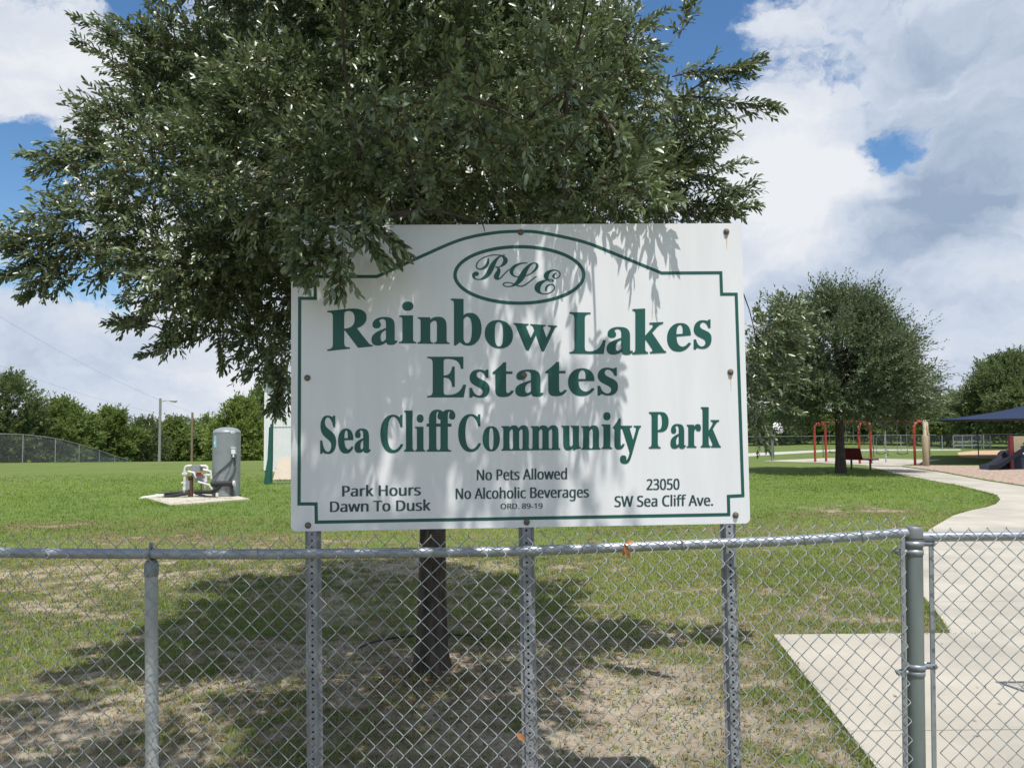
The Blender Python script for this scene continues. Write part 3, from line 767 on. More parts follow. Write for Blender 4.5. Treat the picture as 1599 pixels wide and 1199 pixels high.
def copy_tree(o, loc, s, rz, label, group):
    c = o.copy(); COL.objects.link(c); c.location = loc; c.rotation_euler = (0, 0, rz); c.scale = s
    c['label'] = label; c['group'] = group
    for ch in list(o.children):
        k = ch.copy(); COL.objects.link(k); k.parent = c
    return c


def background_trees():
    gl, gr = 'trees along the far edge of the left lawn', 'trees beyond the ball field'
    # photo x, top y, distance, crown half width (photo px), kind, label
    LT = [(-70, 600, 56, 75, 0, 'tall dark oak cut by the left edge of the photo'),
          (12, 580, 58, 62, 0, 'tallest bushy tree at the far left above the sloping fence'),
          (100, 622, 62, 52, 1, 'rounded mid green tree right of the tallest far left tree'),
          (168, 638, 66, 46, 2, 'loose topped tree left of the street lamp pole'),
          (222, 652, 70, 40, 0, 'low dark tree just behind the street lamp pole'),
          (278, 652, 76, 42, 1, 'small round tree between lamp pole and wooden pole'),
          (325, 654, 80, 40, 2, 'low tree just right of the wooden utility pole'),
          (378, 622, 62, 48, 3, 'bright airy tree behind the grey pressure tank'),
          (412, 612, 66, 40, 2, 'tall leafy tree against the white building corner'),
          (55, 640, 72, 60, 3, 'paler tree filling the gap behind the far left trees'),
          (140, 655, 78, 55, 0, 'dark tree low behind the loose topped tree'),
          (350, 665, 84, 50, 0, 'dark low tree behind the pressure tank top')]
    RT = [(1185, 640, 80, 55, 0, 'dark tree behind the white dish pole'), (1245, 630, 84, 55, 1, 'mid green tree left of the red swing arches'),
          (1310, 640, 82, 50, 2, 'loose tree seen under the lone oak'), (1372, 628, 80, 52, 1, 'green tree behind the middle of the swing set'),
          (1425, 612, 74, 46, 3, 'light green tree right of the lone oak'), (1478, 618, 70, 44, 3, 'bright yellow green tree left of the blue canopy'),
          (1520, 622, 78, 50, 1, 'mid green tree above the low end of the canopy'), (1640, 600, 78, 60, 0, 'dark tree at the right edge behind the canopy')]
    protos = {}
    mats = [M['leaf_dark'], M['leaf_far'], M['leaf_far'], M['leaf_far2']]
    for lst, grp in ((LT, gl), (RT, gr)):
        for i, (px, ty, Y, hw, k, lab) in enumerate(lst):
            q = P(px, ty, Y); z0 = tz(q.x, q.y); H = q.z - z0; R = hw / F * Y * 1.12
            key = (k, i % 2)
            if key not in protos:
                protos[key] = make_tree('background_tree', (q.x, q.y, z0), H, H * 0.26, 0.16, R, H * 0.5, lab, mats[k], grp, 1500, 0.28, 0.12, 11, 20 + k * 3 + i, [0.25, 0.3, 0.5, 0.4][k], 0.0, [22, 18, 15, 18][k], (0.35, 0.9), [0.6, 0.6, 0.2, 0.5][k], 0.5, [0.5, 0.7, 0.35, 0.8][k], [0.8, 0.75, 0.55, 0.7][k], [0.05, 0.05, 0.10, 0.06][k])
                protos[key]['_h'] = H; protos[key]['_r'] = R
            else:
                p = protos[key]
                copy_tree(p, (q.x, q.y, z0), (R / p['_r'], R / p['_r'], H / p['_h']), random.uniform(0, 6.28), lab, grp)
    for p in protos.values():
        del p['_h']; del p['_r']


background_trees()


def woods():
    """the far mass of undergrowth below and between the trees"""
    P0 = []; D = []; LN = []
    for (x0, x1, Ya, Yb, ztop, n) in ((-260, 470, 72, 92, 4.6, 4200), (1080, 1760, 88, 108, 4.4, 3800)):
        px = RNG.uniform(x0, x1, n); Y = RNG.uniform(Ya, Yb, n); X = (px - 800) / F * Y
        z0 = terrain(X, Y)
        top = ztop * (0.55 + 0.6 * vnoise(X, Y * 0.3, 0.16, 4, 3)) - z0 * 0.3
        z = z0 + top * RNG.uniform(0.0, 1, n) ** 0.8
        v = unit(RNG.normal(size=(n, 3)) + np.array([0, -0.5, 0.5]))
        P0.append(np.stack([X, Y, z], 1)); D.append(v); LN.append(RNG.uniform(0.5, 1.2, n))
    o = leaf_cloud('far_woods', np.concatenate(P0), np.concatenate(D), np.concatenate(LN), 10, 0.40, 0.19, M['leaf_far'], None, False, 1.0, 0.1)
    tag(o, 'dense dark undergrowth of the far woods below the treetops', 'woods', kind='stuff')


woods()


# leaf litter under the oak
def litter():
    n = 11000; a = RNG.uniform(0, 6.28, n); r = np.abs(RNG.normal(0, 2.1, n))
    x = -0.6 + np.cos(a) * r; y = 5.6 + np.sin(a) * r * 0.9
    k = (y > 3.3)
    for p in NOGRASS[:2]: k &= ~inside(x, y, p) | (RNG.uniform(0, 1, n) < 0.04)
    x, y = x[k], y[k]; n = len(x); z = terrain(x, y) + 0.006 + RNG.uniform(0, 0.008, n)
    on = inside(x, y, PAD); z[on] = ZP + 0.006
    an = RNG.uniform(0, 6.28, n); d = np.stack([np.cos(an), np.sin(an), RNG.normal(0, 0.2, n)], 1); s = np.stack([-np.sin(an), np.cos(an), RNG.normal(0, 0.25, n)], 1)
    L = RNG.uniform(0.018, 0.045, n)[:, None]; W = L * 0.17; p = np.stack([x, y, z], 1)
    V = np.stack([p - d * L / 2, p + s * W, p + d * L / 2, p - s * W], 1).reshape(-1, 3); i = np.arange(n)[:, None] * 4
    o = np_mesh('leaf_litter', V, np.concatenate([i + [0, 1, 2], i + [0, 2, 3]], 0), M['litter'], None, np.repeat(RNG.uniform(0, 1, n), 4))
    tag(o, 'small brown fallen leaves scattered under the oak', 'leaf litter', kind='stuff')


litter()

# ------------------------------------------------------------------ the sign
SC = Vector((0.03514, 3.19543, 1.90064))
SR = Matrix.Rotation(0.033608, 3, 'Z') @ Matrix.Rotation(0.004256, 3, 'X') @ Matrix.Rotation(-0.004872, 3, 'Y')
SN = SR @ Vector((0, -1, 0))
SW, SH = 1.829, 1.219


def S(px, py, off=0.0):           # photo pixel -> point on the sign face, lifted by off
    d = ray(px, py); k = (SC - EYE).dot(SN) / d.dot(SN)
    return EYE + d * k + SN * off


def S2(px, py):
    q = SR.transposed() @ (S(px, py) - SC); return (q.x, q.z)


def on_sign(u, v, off): return SC + SR @ Vector((u, -off, v))


def ribbon(pts, w, closed=False):
    """flat painted line of width w along points of the face (u, v)"""
    pts = [Vector(p) for p in pts]; n = len(pts); L = []; R = []
    for i in range(n):
        a = pts[i - 1] if (i > 0 or closed) else None; c = pts[(i + 1) % n] if (i < n - 1 or closed) else None
        d1 = (pts[i] - a).normalized() if a is not None else (c - pts[i]).normalized()
        d2 = (c - pts[i]).normalized() if c is not None else d1
        n1 = Vector((-d1.y, d1.x)); n2 = Vector((-d2.y, d2.x)); m = (n1 + n2).normalized()
        s = (w / 2) / max(0.35, m.dot(n1)); L.append(pts[i] + m * s); R.append(pts[i] - m * s)
    return L, R, n


def ribbon_mesh(mb, pts, w, closed, off):
    L, R, n = ribbon(pts, w, closed)
    vs = [on_sign(p.x, p.y, off) for p in L] + [on_sign(p.x, p.y, off) for p in R]
    fs = [(i, (i + 1) % n, n + (i + 1) % n, n + i) for i in range(n if closed else n - 1)]
    mb.add(vs, fs)


def bold(s, up=0x1D400, lo=0x1D41A):
    return ''.join(chr(up + ord(c) - 65) if c.isupper() else chr(lo + ord(c) - 97) if c.islower() else c for c in s)


def glyphs(text, fat=0.0, res=5):
    """outline letters as a flat mesh: vertices (x, y) and faces"""
    cu = bpy.data.curves.new('lettering', 'FONT'); cu.body = text; cu.size = 1.0; cu.offset = fat; cu.resolution_u = res
    o = bpy.data.objects.new('lettering', cu); COL.objects.link(o)
    dg = bpy.context.evaluated_depsgraph_get()
    me = o.evaluated_get(dg).to_mesh()
    v = [(q.co.x, q.co.y) for q in me.vertices]; f = [tuple(p.vertices) for p in me.polygons]
    o.evaluated_get(dg).to_mesh_clear()
    bpy.data.objects.remove(o); bpy.data.curves.remove(cu)
    return np.array(v), f


def sign():
    t = thing('park_sign', (SC.x, SC.y, 0), 'big white sign with green lettering standing over the chain link fence', 'sign')
    # panel with rounded corners
    pm = MB(); poly = []; r = 0.022
    for (sx, sy, a0) in ((1, 1, 0), (-1, 1, 90), (-1, -1, 180), (1, -1, 270)):
        for k in range(7):
            a = math.radians(a0 + 15 * k); poly.append((sx * (SW / 2 - r) + r * math.cos(a), sy * (SH / 2 - r) + r * math.sin(a)))
    n = len(poly)
    pm.add([on_sign(u, v, 0) for u, v in poly] + [on_sign(u, v, -0.006) for u, v in poly],
           [tuple(range(n)), tuple(range(n, 2 * n))[::-1]] + [(i, n + i, n + (i + 1) % n, (i + 1) % n) for i in range(n)])
    panel = pm.build('sign_panel', M['panel'], t, smooth=False)
    # border line
    bp = [(588.5, 432), (660, 399.5), (718, 375), (770, 364), (815, 361.5), (847.5, 364), (911.7, 378), (966, 399), (1033, 426.5), (1125.5, 426), (1126.7, 459.5), (1149.5, 459.5), (1160, 773.5),
          (1137.3, 774.7), (1138, 803), (494, 815), (493.5, 786.5), (467, 786.5), (468, 466), (492.5, 466), (491.5, 432)]
    pts = [Vector(S2(*q)) for q in bp]
    # round the arch
    arch = pts[1:8]; fine = []
    for i in range(len(arch) - 1):
        p0 = arch[max(0, i - 1)]; p1 = arch[i]; p2 = arch[i + 1]; p3 = arch[min(len(arch) - 1, i + 2)]
        for k in range(6):
            s = k / 6
            fine.append(0.5 * ((2 * p1) + (p2 - p0) * s + (2 * p0 - 5 * p1 + 4 * p2 - p3) * s * s + (3 * p1 - p0 - 3 * p2 + p3) * s ** 3))
    pts = [pts[0]] + fine + [arch[-1]] + pts[8:]
    bm_ = MB(); ribbon_mesh(bm_, pts, 0.0128, True, 0.0008)
    bm_.build('border_line', M['green'], panel, smooth=False)
    ov = []
    for k in range(72):
        a = 2 * math.pi * k / 72; ov.append(Vector(S2(811 + 100.5 * math.cos(a), 429.5 + 44 * math.sin(a))))
    om = MB(); ribbon_mesh(om, ov, 0.0136, True, 0.0008); om.build('oval_ring', M['green'], panel, smooth=False)

    def place(mb, text, x0, x1, yt, yb, slope=0.0, fat=0.0, off=0.001, cap=None):
        v, f = glyphs(text, 0.0)
        mn = v.min(0); mx = v.max(0)
        y0, y1 = (mn[1], mx[1]) if cap is None else (0.0, cap)
        px = x0 + (v[:, 0] - mn[0]) / (mx[0] - mn[0]) * (x1 - x0)
        py = yb + (v[:, 1] - y0) / (y1 - y0) * (yt - yb) + slope * (px - (x0 + x1) / 2)
        k = 0 if fat == 0 else 1        # a second cut a hair to the side makes the stroke heavier
        for q, dx in enumerate((-fat, fat)[:1 + k]):
            mb.add([S(a + dx, c, off + 0.0002 * q) for a, c in zip(px, py)], [tuple(q_) for q_ in f])
    rows = {
        'rainbow_lakes': [('R', 511, 582, 482, 544.5, -.105), ('a', 580, 621, 495, 539.3, -.05), ('i', 623, 650, 471, 536.3, 0), ('n', 652, 702, 494.5, 537, .01), ('b', 704, 752, 467, 540, .03), ('o', 757, 801, 500, 544, .08), ('w', 802, 870, 506.5, 548, .065),
                          ('L', 889, 946, 488, 552.5, .015), ('a', 947, 988.5, 510.5, 554, 0), ('k', 987, 1040, 481.5, 552, -.05), ('e', 1041.5, 1079, 504.5, 549, -.08), ('s', 1083, 1111, 500, 544.5, -.1)],
        'estates': [('E', 667, 728, 557, 620.5, 0), ('s', 733, 764.5, 577, 621, 0), ('t', 769, 802.5, 565.7, 620, 0), ('a', 804.5, 849, 577, 619.5, 0), ('t', 851.5, 885.5, 565, 618.7, 0), ('e', 887, 928.5, 575, 618.3, 0), ('s', 933, 965, 574, 617.7, 0)],
        'sea_cliff_community_park': [('S', 500, 525, 648.7, 708.7, 0), ('e', 528, 552, 669, 708, 0), ('a', 553.5, 579, 669, 707, 0), ('C', 594, 629.5, 647.5, 707, 0), ('l', 631, 647, 641, 705, 0), ('i', 648, 664, 647, 705, 0), ('f', 666, 693, 639.5, 705, 0), ('f', 684, 711, 639.5, 705, 0),
                                     ('C', 715.5, 751, 646.5, 705.6, 0), ('o', 753.5, 780.5, 665.3, 704.6, 0), ('m', 783, 828.5, 664, 703.3, -.01), ('m', 828.5, 875, 664, 702.7, -.01), ('u', 876.5, 907, 664.5, 703, 0), ('n', 907.5, 938, 664, 701.9, -.01), ('i', 939, 956, 643.6, 701, 0), ('t', 957, 975.5, 653, 701.7, 0), ('y', 968, 1001, 664.5, 724, 0),
                                     ('P', 1013, 1044, 643, 700, -.01), ('a', 1046.7, 1071, 661.7, 700.4, 0), ('r', 1072, 1094.5, 662, 698.7, 0), ('k', 1094, 1125.5, 635.5, 698.5, 0)]}
    for nm, row in rows.items():
        mb = MB()
        for (ch, x0, x1, yt, yb, sl_) in row:
            place(mb, bold(ch), x0 + 0.9, x1 - 0.9, yt, yb, sl_, 0.9, 0.0009 + 0.0001 * (len(mb.v) % 7))
        mb.build('lettering', M['green'], panel, smooth=False)
    mb = MB()
    place(mb, '\U0001d4e1', 737, 797.5, 397.5, 437.5, 0); place(mb, '\U0001d4db', 785, 841, 410, 448.5, 0, 0, 0.0013); place(mb, '\U0001d4d4', 834.6, 875.6, 421, 460, 0)
    mb.build('monogram', M['green'], panel, smooth=False)

    def sans(s):
        return ''.join(chr(0x1D5A0 + ord(c) - 65) if c.isupper() else chr(0x1D5BA + ord(c) - 97) if c.islower() else chr(0x1D7E2 + ord(c) - 48) if c.isdigit() else c for c in s)
    CAP = float(glyphs(sans('H'))[0][:, 1].max())
    for (s, x0, x1, yt, yb, sl_, fat) in (('Park Hours', 535, 656.5, 757.5, 774.0, -.016, 0.75), ('Dawn To Dusk', 516, 672, 781.5, 798.0, -.016, 0.75), ('No Pets Allowed', 745, 885, 732.3, 748.8, -.014, 0.6),
                                         ('No Alcoholic Beverages', 712, 919, 761, 777.6, -.014, 0.6), ('ORD. 89-19', 782, 847, 785.8, 794, -.012, 0.3), ('23050', 1010, 1060.5, 747.5, 764.3, -.014, 0.6), ('SW Sea Cliff Ave.', 960, 1113, 773.3, 790, -.014, 0.6)):
        mb = MB(); place(mb, sans(s), x0, x1, yt, yb, sl_, fat, cap=CAP); mb.build('small_lettering', M['slate'], panel, smooth=False)
    # posts behind the panel
    for (xt, xb) in ((486.5, 489.5), (822, 828), (1139.5, 1148.5)):
        top = S(xt, 400); topP = SR.transposed() @ (S(xt + (xt - 488) * 0.0, 835) - SC)
        u = topP.x
        A = on_sign(u, 0.56, -0.0065)
        B0 = P(xt, 840, A.y); d = P(xb, 1199, A.y) - P(xt, 840, A.y)
        sx = d.x / d.z
        A = Vector((B0.x + (A.z - B0.z) * 0.0, A.y, A.z))
        mb = MB(); w = 0.030; fl = 0.012; dep = 0.024
        H = A.z + 0.3; nz_ = int(H / 0.0254)

        def pt(x, y, z): return Vector((A.x + x + (z - B0.z) * sx * (1 if z < B0.z else 0), A.y + y + 0.0336 * x, z))
        for i in range(nz_):
            z0 = A.z - (i + 1) * 0.0254; z1 = z0 + 0.0254; zc = (z0 + z1) / 2; rh = 0.0052; hw = w / 2
            c8 = [(rh * math.cos(math.radians(22.5 + 45 * k)), rh * math.sin(math.radians(22.5 + 45 * k))) for k in range(8)]
            vs = [pt(hw, 0, z1), pt(-hw, 0, z1), pt(-hw, 0, z0), pt(hw, 0, z0)] + [pt(a, 0, zc + b_) for a, b_ in c8] + [pt(a, 0.004, zc + b_) for a, b_ in c8]
            fs = [(0, 4, 11, 3), (0, 5, 4), (0, 1, 6, 5), (1, 7, 6), (1, 2, 8, 7), (2, 9, 8), (2, 3, 10, 9), (3, 11, 10)]
            fs += [(4 + k, 4 + (k + 1) % 8, 12 + (k + 1) % 8, 12 + k) for k in range(8)]
            mb.add(vs, fs)
        z0 = A.z - nz_ * 0.0254; zs = [A.z, B0.z, z0] if z0 < B0.z < A.z else [A.z, z0]
        hw = w / 2
        prof = [(-hw - fl - 0.003, dep), (-hw - 0.003, dep), (-hw, 0.0), ]
        for sgn in (-1, 1):
            pr = [(sgn * hw, 0.0), (sgn * (hw + 0.004), dep), (sgn * (hw + 0.004 + fl), dep), (sgn * (hw + 0.004 + fl), dep + 0.003), (sgn * (hw + 0.001), dep + 0.003), (sgn * (hw - 0.003), 0.003)]
            vs = [pt(x, y, z) for z in zs for x, y in pr]; m = len(pr)
            fs = [(i * m + j, i * m + (j + 1) % m, (i + 1) * m + (j + 1) % m, (i + 1) * m + j) for i in range(len(zs) - 1) for j in range(m)]
            mb.add(vs, fs)
        # backing sheet added behind the holes so the channel inside looks dark
        mb.add([pt(-hw - 0.002, dep - 0.001, A.z), pt(hw + 0.002, dep - 0.001, A.z), pt(hw + 0.002, dep - 0.001, z0), pt(-hw - 0.002, dep - 0.001, z0)], [(0, 1, 2, 3)])
        mb.build('channel_post', M['channel'], t, smooth=False)
    # bolts with washers, some bleeding rust
    Rb = SR @ Matrix.Rotation(math.pi / 2, 3, 'X')
    for (px, py, ru) in ((482, 372, 0), (813, 363, 0), (1134, 362, 1), (480, 590, 0), (818, 585.5, 1), (1140.5, 581, 1), (481, 820, 0), (822.5, 815, 0), (1148.5, 804, 0)):
        c = S(px, py, 0.0009); mb = MB()
        mb.lathe(c, [(0.0125, 0.0), (0.0125, 0.002), (0.0095, 0.0022), (0.0092, 0.006), (0.0075, 0.0085), (0.004, 0.0098), (0.0005, 0.010)], 14, Rb)
        mb.build('bolt', M['bolt'], t)
        if ru:
            sm = MB(); u, v = S2(px, py)
            sm.add([on_sign(u + a, v + b_, 0.0005) for a, b_ in ((-0.008, 0), (0.008, 0), (0.0065, -0.018), (0.003, -0.026), (0.0015, -0.075), (-0.0005, -0.078), (-0.002, -0.028), (-0.006, -0.018))], [tuple(range(8))])
            sm.build('rust_stain', M['rust'], panel, smooth=False)


sign()


# ------------------------------------------------------------------ front fence
def fence_y(x): return 3.15 + 0.043 * x


def on_fence(px, py, off=0.0):
    d = ray(px, py)      # plane y = 3.15 + .043 x
    k = 3.15 / (d.y - 0.043 * d.x); p = EYE + d * k; return Vector((p.x, p.y + off, p.z))


def chain_mesh(name, x0, x1, yfun, ztop, zbot, parent, w=0.03592, r=0.00195, n=4, mat_=None, depth=0.0028, twist=True, step=None):
    V = []; Fc = []
    nw = int((x1 - x0) / w); rows = 60
    prof = [(math.cos(2 * math.pi * k / n + 0.4), math.sin(2 * math.pi * k / n + 0.4)) for k in range(n)]
    for i in range(nw + 1):
        xc = x0 + i * w; pts = []
        zt = ztop(xc); zb = zbot
        nr = int((zt - zb) / w)
        ph = i % 2
        for j in range(nr + 1):
            s = 1 if (j + ph) % 2 else -1
            z = zt - j * w + random.uniform(-0.0012, 0.0012)
            x = xc + s * w * 0.53 + 0.0022 * math.sin(z * 7 + xc * 3.1) + 0.0016 * math.sin(xc * 11 + z * 2)
            # wire runs in front on one slope, behind on the other, hooking at each corner
            f = -depth if s > 0 else depth
            pts.append((x - s * 0.0025, z + 0.0022, -f * 0.9)); pts.append((x - s * 0.0025, z - 0.0022, f * 0.9))
        if twist:      # twisted barb at the top
            pts.insert(0, (pts[0][0] + (0.0015 if ph else -0.0015), pts[0][1] + 0.006, 0.0))
        P3 = [Vector((x, yfun(x) + f, z)) for x, z, f in pts]
        base = len(V); k = len(P3)
        for q in range(k):
            tg = (P3[min(q + 1, k - 1)] - P3[max(q - 1, 0)]).normalized()
            a = tg.cross(Vector((0, 1, 0))).normalized(); b_ = tg.cross(a)
            for c, s_ in prof: V.append(P3[q] + (a * c + b_ * s_) * r)
        for q in range(k - 1):
            for j in range(n):
                Fc.append((base + q * n + j, base + q * n + (j + 1) % n, base + (q + 1) * n + (j + 1) % n, base + (q + 1) * n + j))
    me = bpy.data.meshes.new(name); me.from_pydata([tuple(v) for v in V], [], Fc); me.update()
    return link(name, me, mat_ or M['wire'], parent)


def front_fence():
    base = on_fence(800, 860); base.z = 0
    t = thing('chain_link_fence', base, 'grey galvanised chain link fence in front under the big sign', 'fence')
    rail_px = [(-260, 859), (-120, 861), (0, 862.5), (150, 864), (300, 865), (430, 865), (560, 863.5), (700, 862), (820, 860), (1000, 853), (1100, 849), (1230, 844), (1330, 838), (1400, 832.5), (1427, 831)]
    rail = [on_fence(*q) for q in rail_px]
    rx = np.array([p.x for p in rail]); rz_ = np.array([p.z for p in rail])
    ztop = lambda x: float(np.interp(x, rx, rz_)) + 0.066 + 0.004 * math.sin(x * 9)
    mb = MB(); fine = []
    for i in range(len(rail) - 1):
        for k in range(4): fine.append(rail[i].lerp(rail[i + 1], k / 4))
    fine.append(rail[-1] + Vector((0, 0, 0)))
    mb.tube(fine, 0.0195, 16); mb.build('top_rail', M['galv'], t)
    # corner post
    cp = on_fence(1430, 900); cx = cp.x; cy = fence_y(cx)
    top = on_fence(1427, 825).z + 0.008
    lo = on_fence(1432, 1199)
    k = ((on_fence(1427, 830).x - lo.x) / (on_fence(1427, 830).z - lo.z))

    def ax(z): return Vector((lo.x + (z - lo.z) * k, cy, z))
    mb = MB(); mb.tube([ax(-0.4), ax(0.5), ax(top - 0.012)], 0.0318, 24); post = mb.build('corner_post', M['post_green'], t)
    mb = MB(); c = ax(top - 0.045)
    mb.lathe(c, [(0.0322, 0.0), (0.0345, 0.002), (0.0345, 0.034), (0.0325, 0.040), (0.030, 0.046), (0.0285, 0.047), (0.027, 0.040), (0.001, 0.038)], 24); mb.build('post_cap', M['galv_dull'], post)
    # rails end in cups held by bands on the post
    g1 = [(1452, 838), (1480, 837.5), (1600, 836.5), (1760, 836), (1950, 836)]
    yr = lambda x: cy - 0.06 * (x - cx)

    def on_right(px, py):
        d = ray(px, py); kk = (cy + 0.06 * cx) / (d.y + 0.06 * d.x); return EYE + d * kk
    rr = [on_right(*q) for q in g1]
    mb = MB(); mb.tube([Vector((ax(rr[0].z).x + 0.012, cy, rr[0].z))] + rr, 0.0195, 16); mb.build('top_rail', M['galv'], t)
    # tension bars and bands
    bars = []
    for sgn, dx, px in ((-1, -0.052, 1408), (1, 0.062, 1451)):
        mb = MB(); yy = cy - 0.012
        z1 = top - 0.03 if sgn < 0 else rr[0].z + 0.005
        a, b_ = ax(-0.02), ax(z1)
        mb.box(((a.x + b_.x) / 2 + dx, yy, (a.z + b_.z) / 2), (0.017, 0.006, b_.z - a.z), Matrix.Rotation(math.atan(k), 3, 'Y'))
        mb.build('tension_bar', M['galv'], t, smooth=False)
    for (z, sgn) in ((on_fence(1430, 848).z, 1), (on_fence(1430, 861).z, -1), (on_fence(1430, 1039).z, 1), (on_fence(1430, 1049).z, -1), (0.25, 1), (0.22, -1)):
        c = ax(z); mb = MB(); hgt = 0.020; n = 22; ring = []
        for i in range(n + 1):
            a = math.radians(-160 + 320 * i / n)
            dirx = -sgn
            ring.append((c.x + dirx * 0.0352 * math.cos(a), c.y + 0.0352 * math.sin(a)))
        ex = sgn * 0.075
        ring = [(c.x + ex, c.y - 0.014)] + ring + [(c.x + ex, c.y + 0.006)]
        ring = sorted(ring, key=lambda q: 0) 
        vs = []; m = len(ring)
        for q in ring: vs += [(q[0], q[1], z - hgt / 2), (q[0], q[1], z + hgt / 2)]
        # order the strip: front ear, round the front of the post, back ear
        fs = [(2 * i, 2 * i + 2, 2 * i + 3, 2 * i + 1) for i in range(m - 1)]
        mb.add(vs, fs)
        o = mb.build('brace_band', M['galv'], t)
        sd = o.modifiers.new('thickness', 'SOLIDIFY'); sd.thickness = 0.003
        mb = MB(); mb.tube([(c.x + ex * 0.95, c.y - 0.024, z), (c.x + ex * 0.95, c.y + 0.014, z)], 0.0055, 8); mb.build('bolt', M['galv_dull'], o)
    # line post with its loop cap
    lp = on_fence(235, 880); l2 = on_fence(236.5, 1199); k2 = (lp.x - l2.x) / (lp.z - l2.z); ly = fence_y(lp.x) + 0.006
    zr = float(np.interp(lp.x, rx, rz_))

    def ax2(z): return Vector((l2.x + (z - l2.z) * k2, ly, z))
    mb = MB(); mb.tube([ax2(-0.4), ax2(0.5), ax2(zr - 0.055)], 0.0238, 20); lpst = mb.build('line_post', M['galv_light'], t)
    mb = MB(); mb.lathe(ax2(zr - 0.085), [(0.0245, 0), (0.0265, 0.002), (0.0265, 0.045), (0.022, 0.056), (0.013, 0.064), (0.001, 0.066)], 20)
    ringp = []
    for i in range(17):
        a = 2 * math.pi * i / 16; ringp.append(Vector((lp.x, ly - 0.006 + 0.0245 * math.cos(a), zr + 0.0245 * math.sin(a))))
    mb.tube(ringp, 0.006, 8, False)
    mb.tube([Vector((lp.x, ly - 0.004, zr + 0.026)), Vector((lp.x, ly - 0.004, zr + 0.042))], 0.008, 8)
    mb.build('loop_cap', M['galv_dull'], lpst)
    # wire ties
    for px in (70, 400, 640, 760, 905, 1060, 1250, 1340):
        q = on_fence(px, 850); z = float(np.interp(q.x, rx, rz_)); rg = []
        for i in range(14):
            a = 2 * math.pi * i / 12; rg.append(Vector((q.x + 0.002 * i, fence_y(q.x) - 0.003 + 0.0235 * math.cos(a), z + 0.0235 * math.sin(a))))
        mb = MB(); mb.tube(rg, 0.0018, 6); mb.build('wire_tie', M['wire'], t)
    # mesh: hangs on the camera side of rail and posts
    xl = on_fence(-60, 860).x
    chain_mesh('wire_mesh', xl, cx - 0.055, lambda x: fence_y(x) - 0.030, ztop, -0.01, t)
    rrx = np.array([p.x for p in rr]); rrz = np.array([p.z for p in rr])
    chain_mesh('wire_mesh', cx + 0.068, rr[-1].x, lambda x: yr(x) - 0.030, lambda x: float(np.interp(x, rrx, rrz)) + 0.035, -0.01, t, twist=False)
    return rx, rz_


RX, RZ = front_fence()


def leaf_blade(mb, c, d, up, L, W):
    d = Vector(d).normalized(); s = d.cross(Vector(up)).normalized(); n = s.cross(d)
    pr = [(0, 0), (0.2, 0.6), (0.45, 1), (0.75, 0.75), (1, 0)]
    vs = []; c = Vector(c)
    for a, w_ in pr:
        bend = 0.25 * L * a * a
        vs += [c + d * L * a + s * W * w_ * 0.5 - n * bend + n * W * 0.15 * w_, c + d * L * a - n * bend, c + d * L * a - s * W * w_ * 0.5 - n * bend + n * W * 0.15 * w_]
    fs = []
    for i in range(len(pr) - 1):
        o = i * 3; fs += [(o, o + 1, o + 4, o + 3), (o + 1, o + 2, o + 5, o + 4)]
    mb.add(vs, fs)


c = on_fence(972, 850, -0.042); mb = MB()
leaf_blade(mb, c + Vector((0, 0.0, 0.012)), (0.35, -0.1, -1), (0, -1, 0.1), 0.062, 0.022)
leaf_blade(mb, c + Vector((0.002, -0.004, 0.008)), (1, -0.2, 0.45), (0, -1, 0.4), 0.040, 0.016)
leaf_blade(mb, c + Vector((0.006, 0, 0.0)), (-0.25, -0.1, -1), (0.2, -1, 0.1), 0.040, 0.016)
tag(mb.build('dry_leaf', M['dryleaf'], None), 'curled orange brown dry leaves caught on the fence top rail', 'leaf')
c = on_fence(806, 1138, -0.040); mb = MB(); leaf_blade(mb, c, (0.8, -0.1, -0.6), (0, -1, 0.3), 0.046, 0.024)
tag(mb.build('dry_leaf', M['dryleaf'], None), 'single brown leaf stuck low in the wire mesh beside the middle sign post', 'leaf')

# drip hose round the trunk
hp = [G(x, y, 0.012) for x, y in [(560, 1012), (580, 1004), (612, 997), (650, 993), (690, 991), (735, 993), (752, 999)]]
hp = [Vector((p.x, p.y, tz(p.x, p.y) + 0.028)) for p in hp]
mb = MB(); mb.tube(hp, 0.009, 8); tag(mb.build('garden_hose', M['black'], None), 'thin black hose lying on the ground around the oak trunk', 'hose')


# open gate standing just outside the right edge, casting its shadow on the concrete
def gate():
    x0, y0, x1 = 3.29, 4.84, 4.75
    t = thing('fence_gate', (x0, y0, 0), 'chain link gate leaf standing open beyond the right edge', 'gate')
    mb = MB(); z0, z1 = 0.07, 1.2
    mb.tube([(x0, y0, z0), (x0, y0, z1)], 0.019, 12); mb.tube([(x1, y0, z0), (x1, y0, z1)], 0.019, 12)
    mb.tube([(x0, y0, z1), (x1, y0, z1)], 0.019, 12); mb.tube([(x0, y0, z0), (x1, y0, z0)], 0.019, 12)
    mb.build('frame', M['galv'], t)
    chain_mesh('wire_mesh', x0 + 0.03, x1 - 0.03, lambda x: y0 - 0.022, lambda x: z1, z0, t, twist=False)
    mb = MB(); mb.tube([(x1 + 0.07, y0, -0.3), (x1 + 0.07, y0, 1.3)], 0.03, 16); mb.build('hinge_post', M['post_green'], t)


gate()


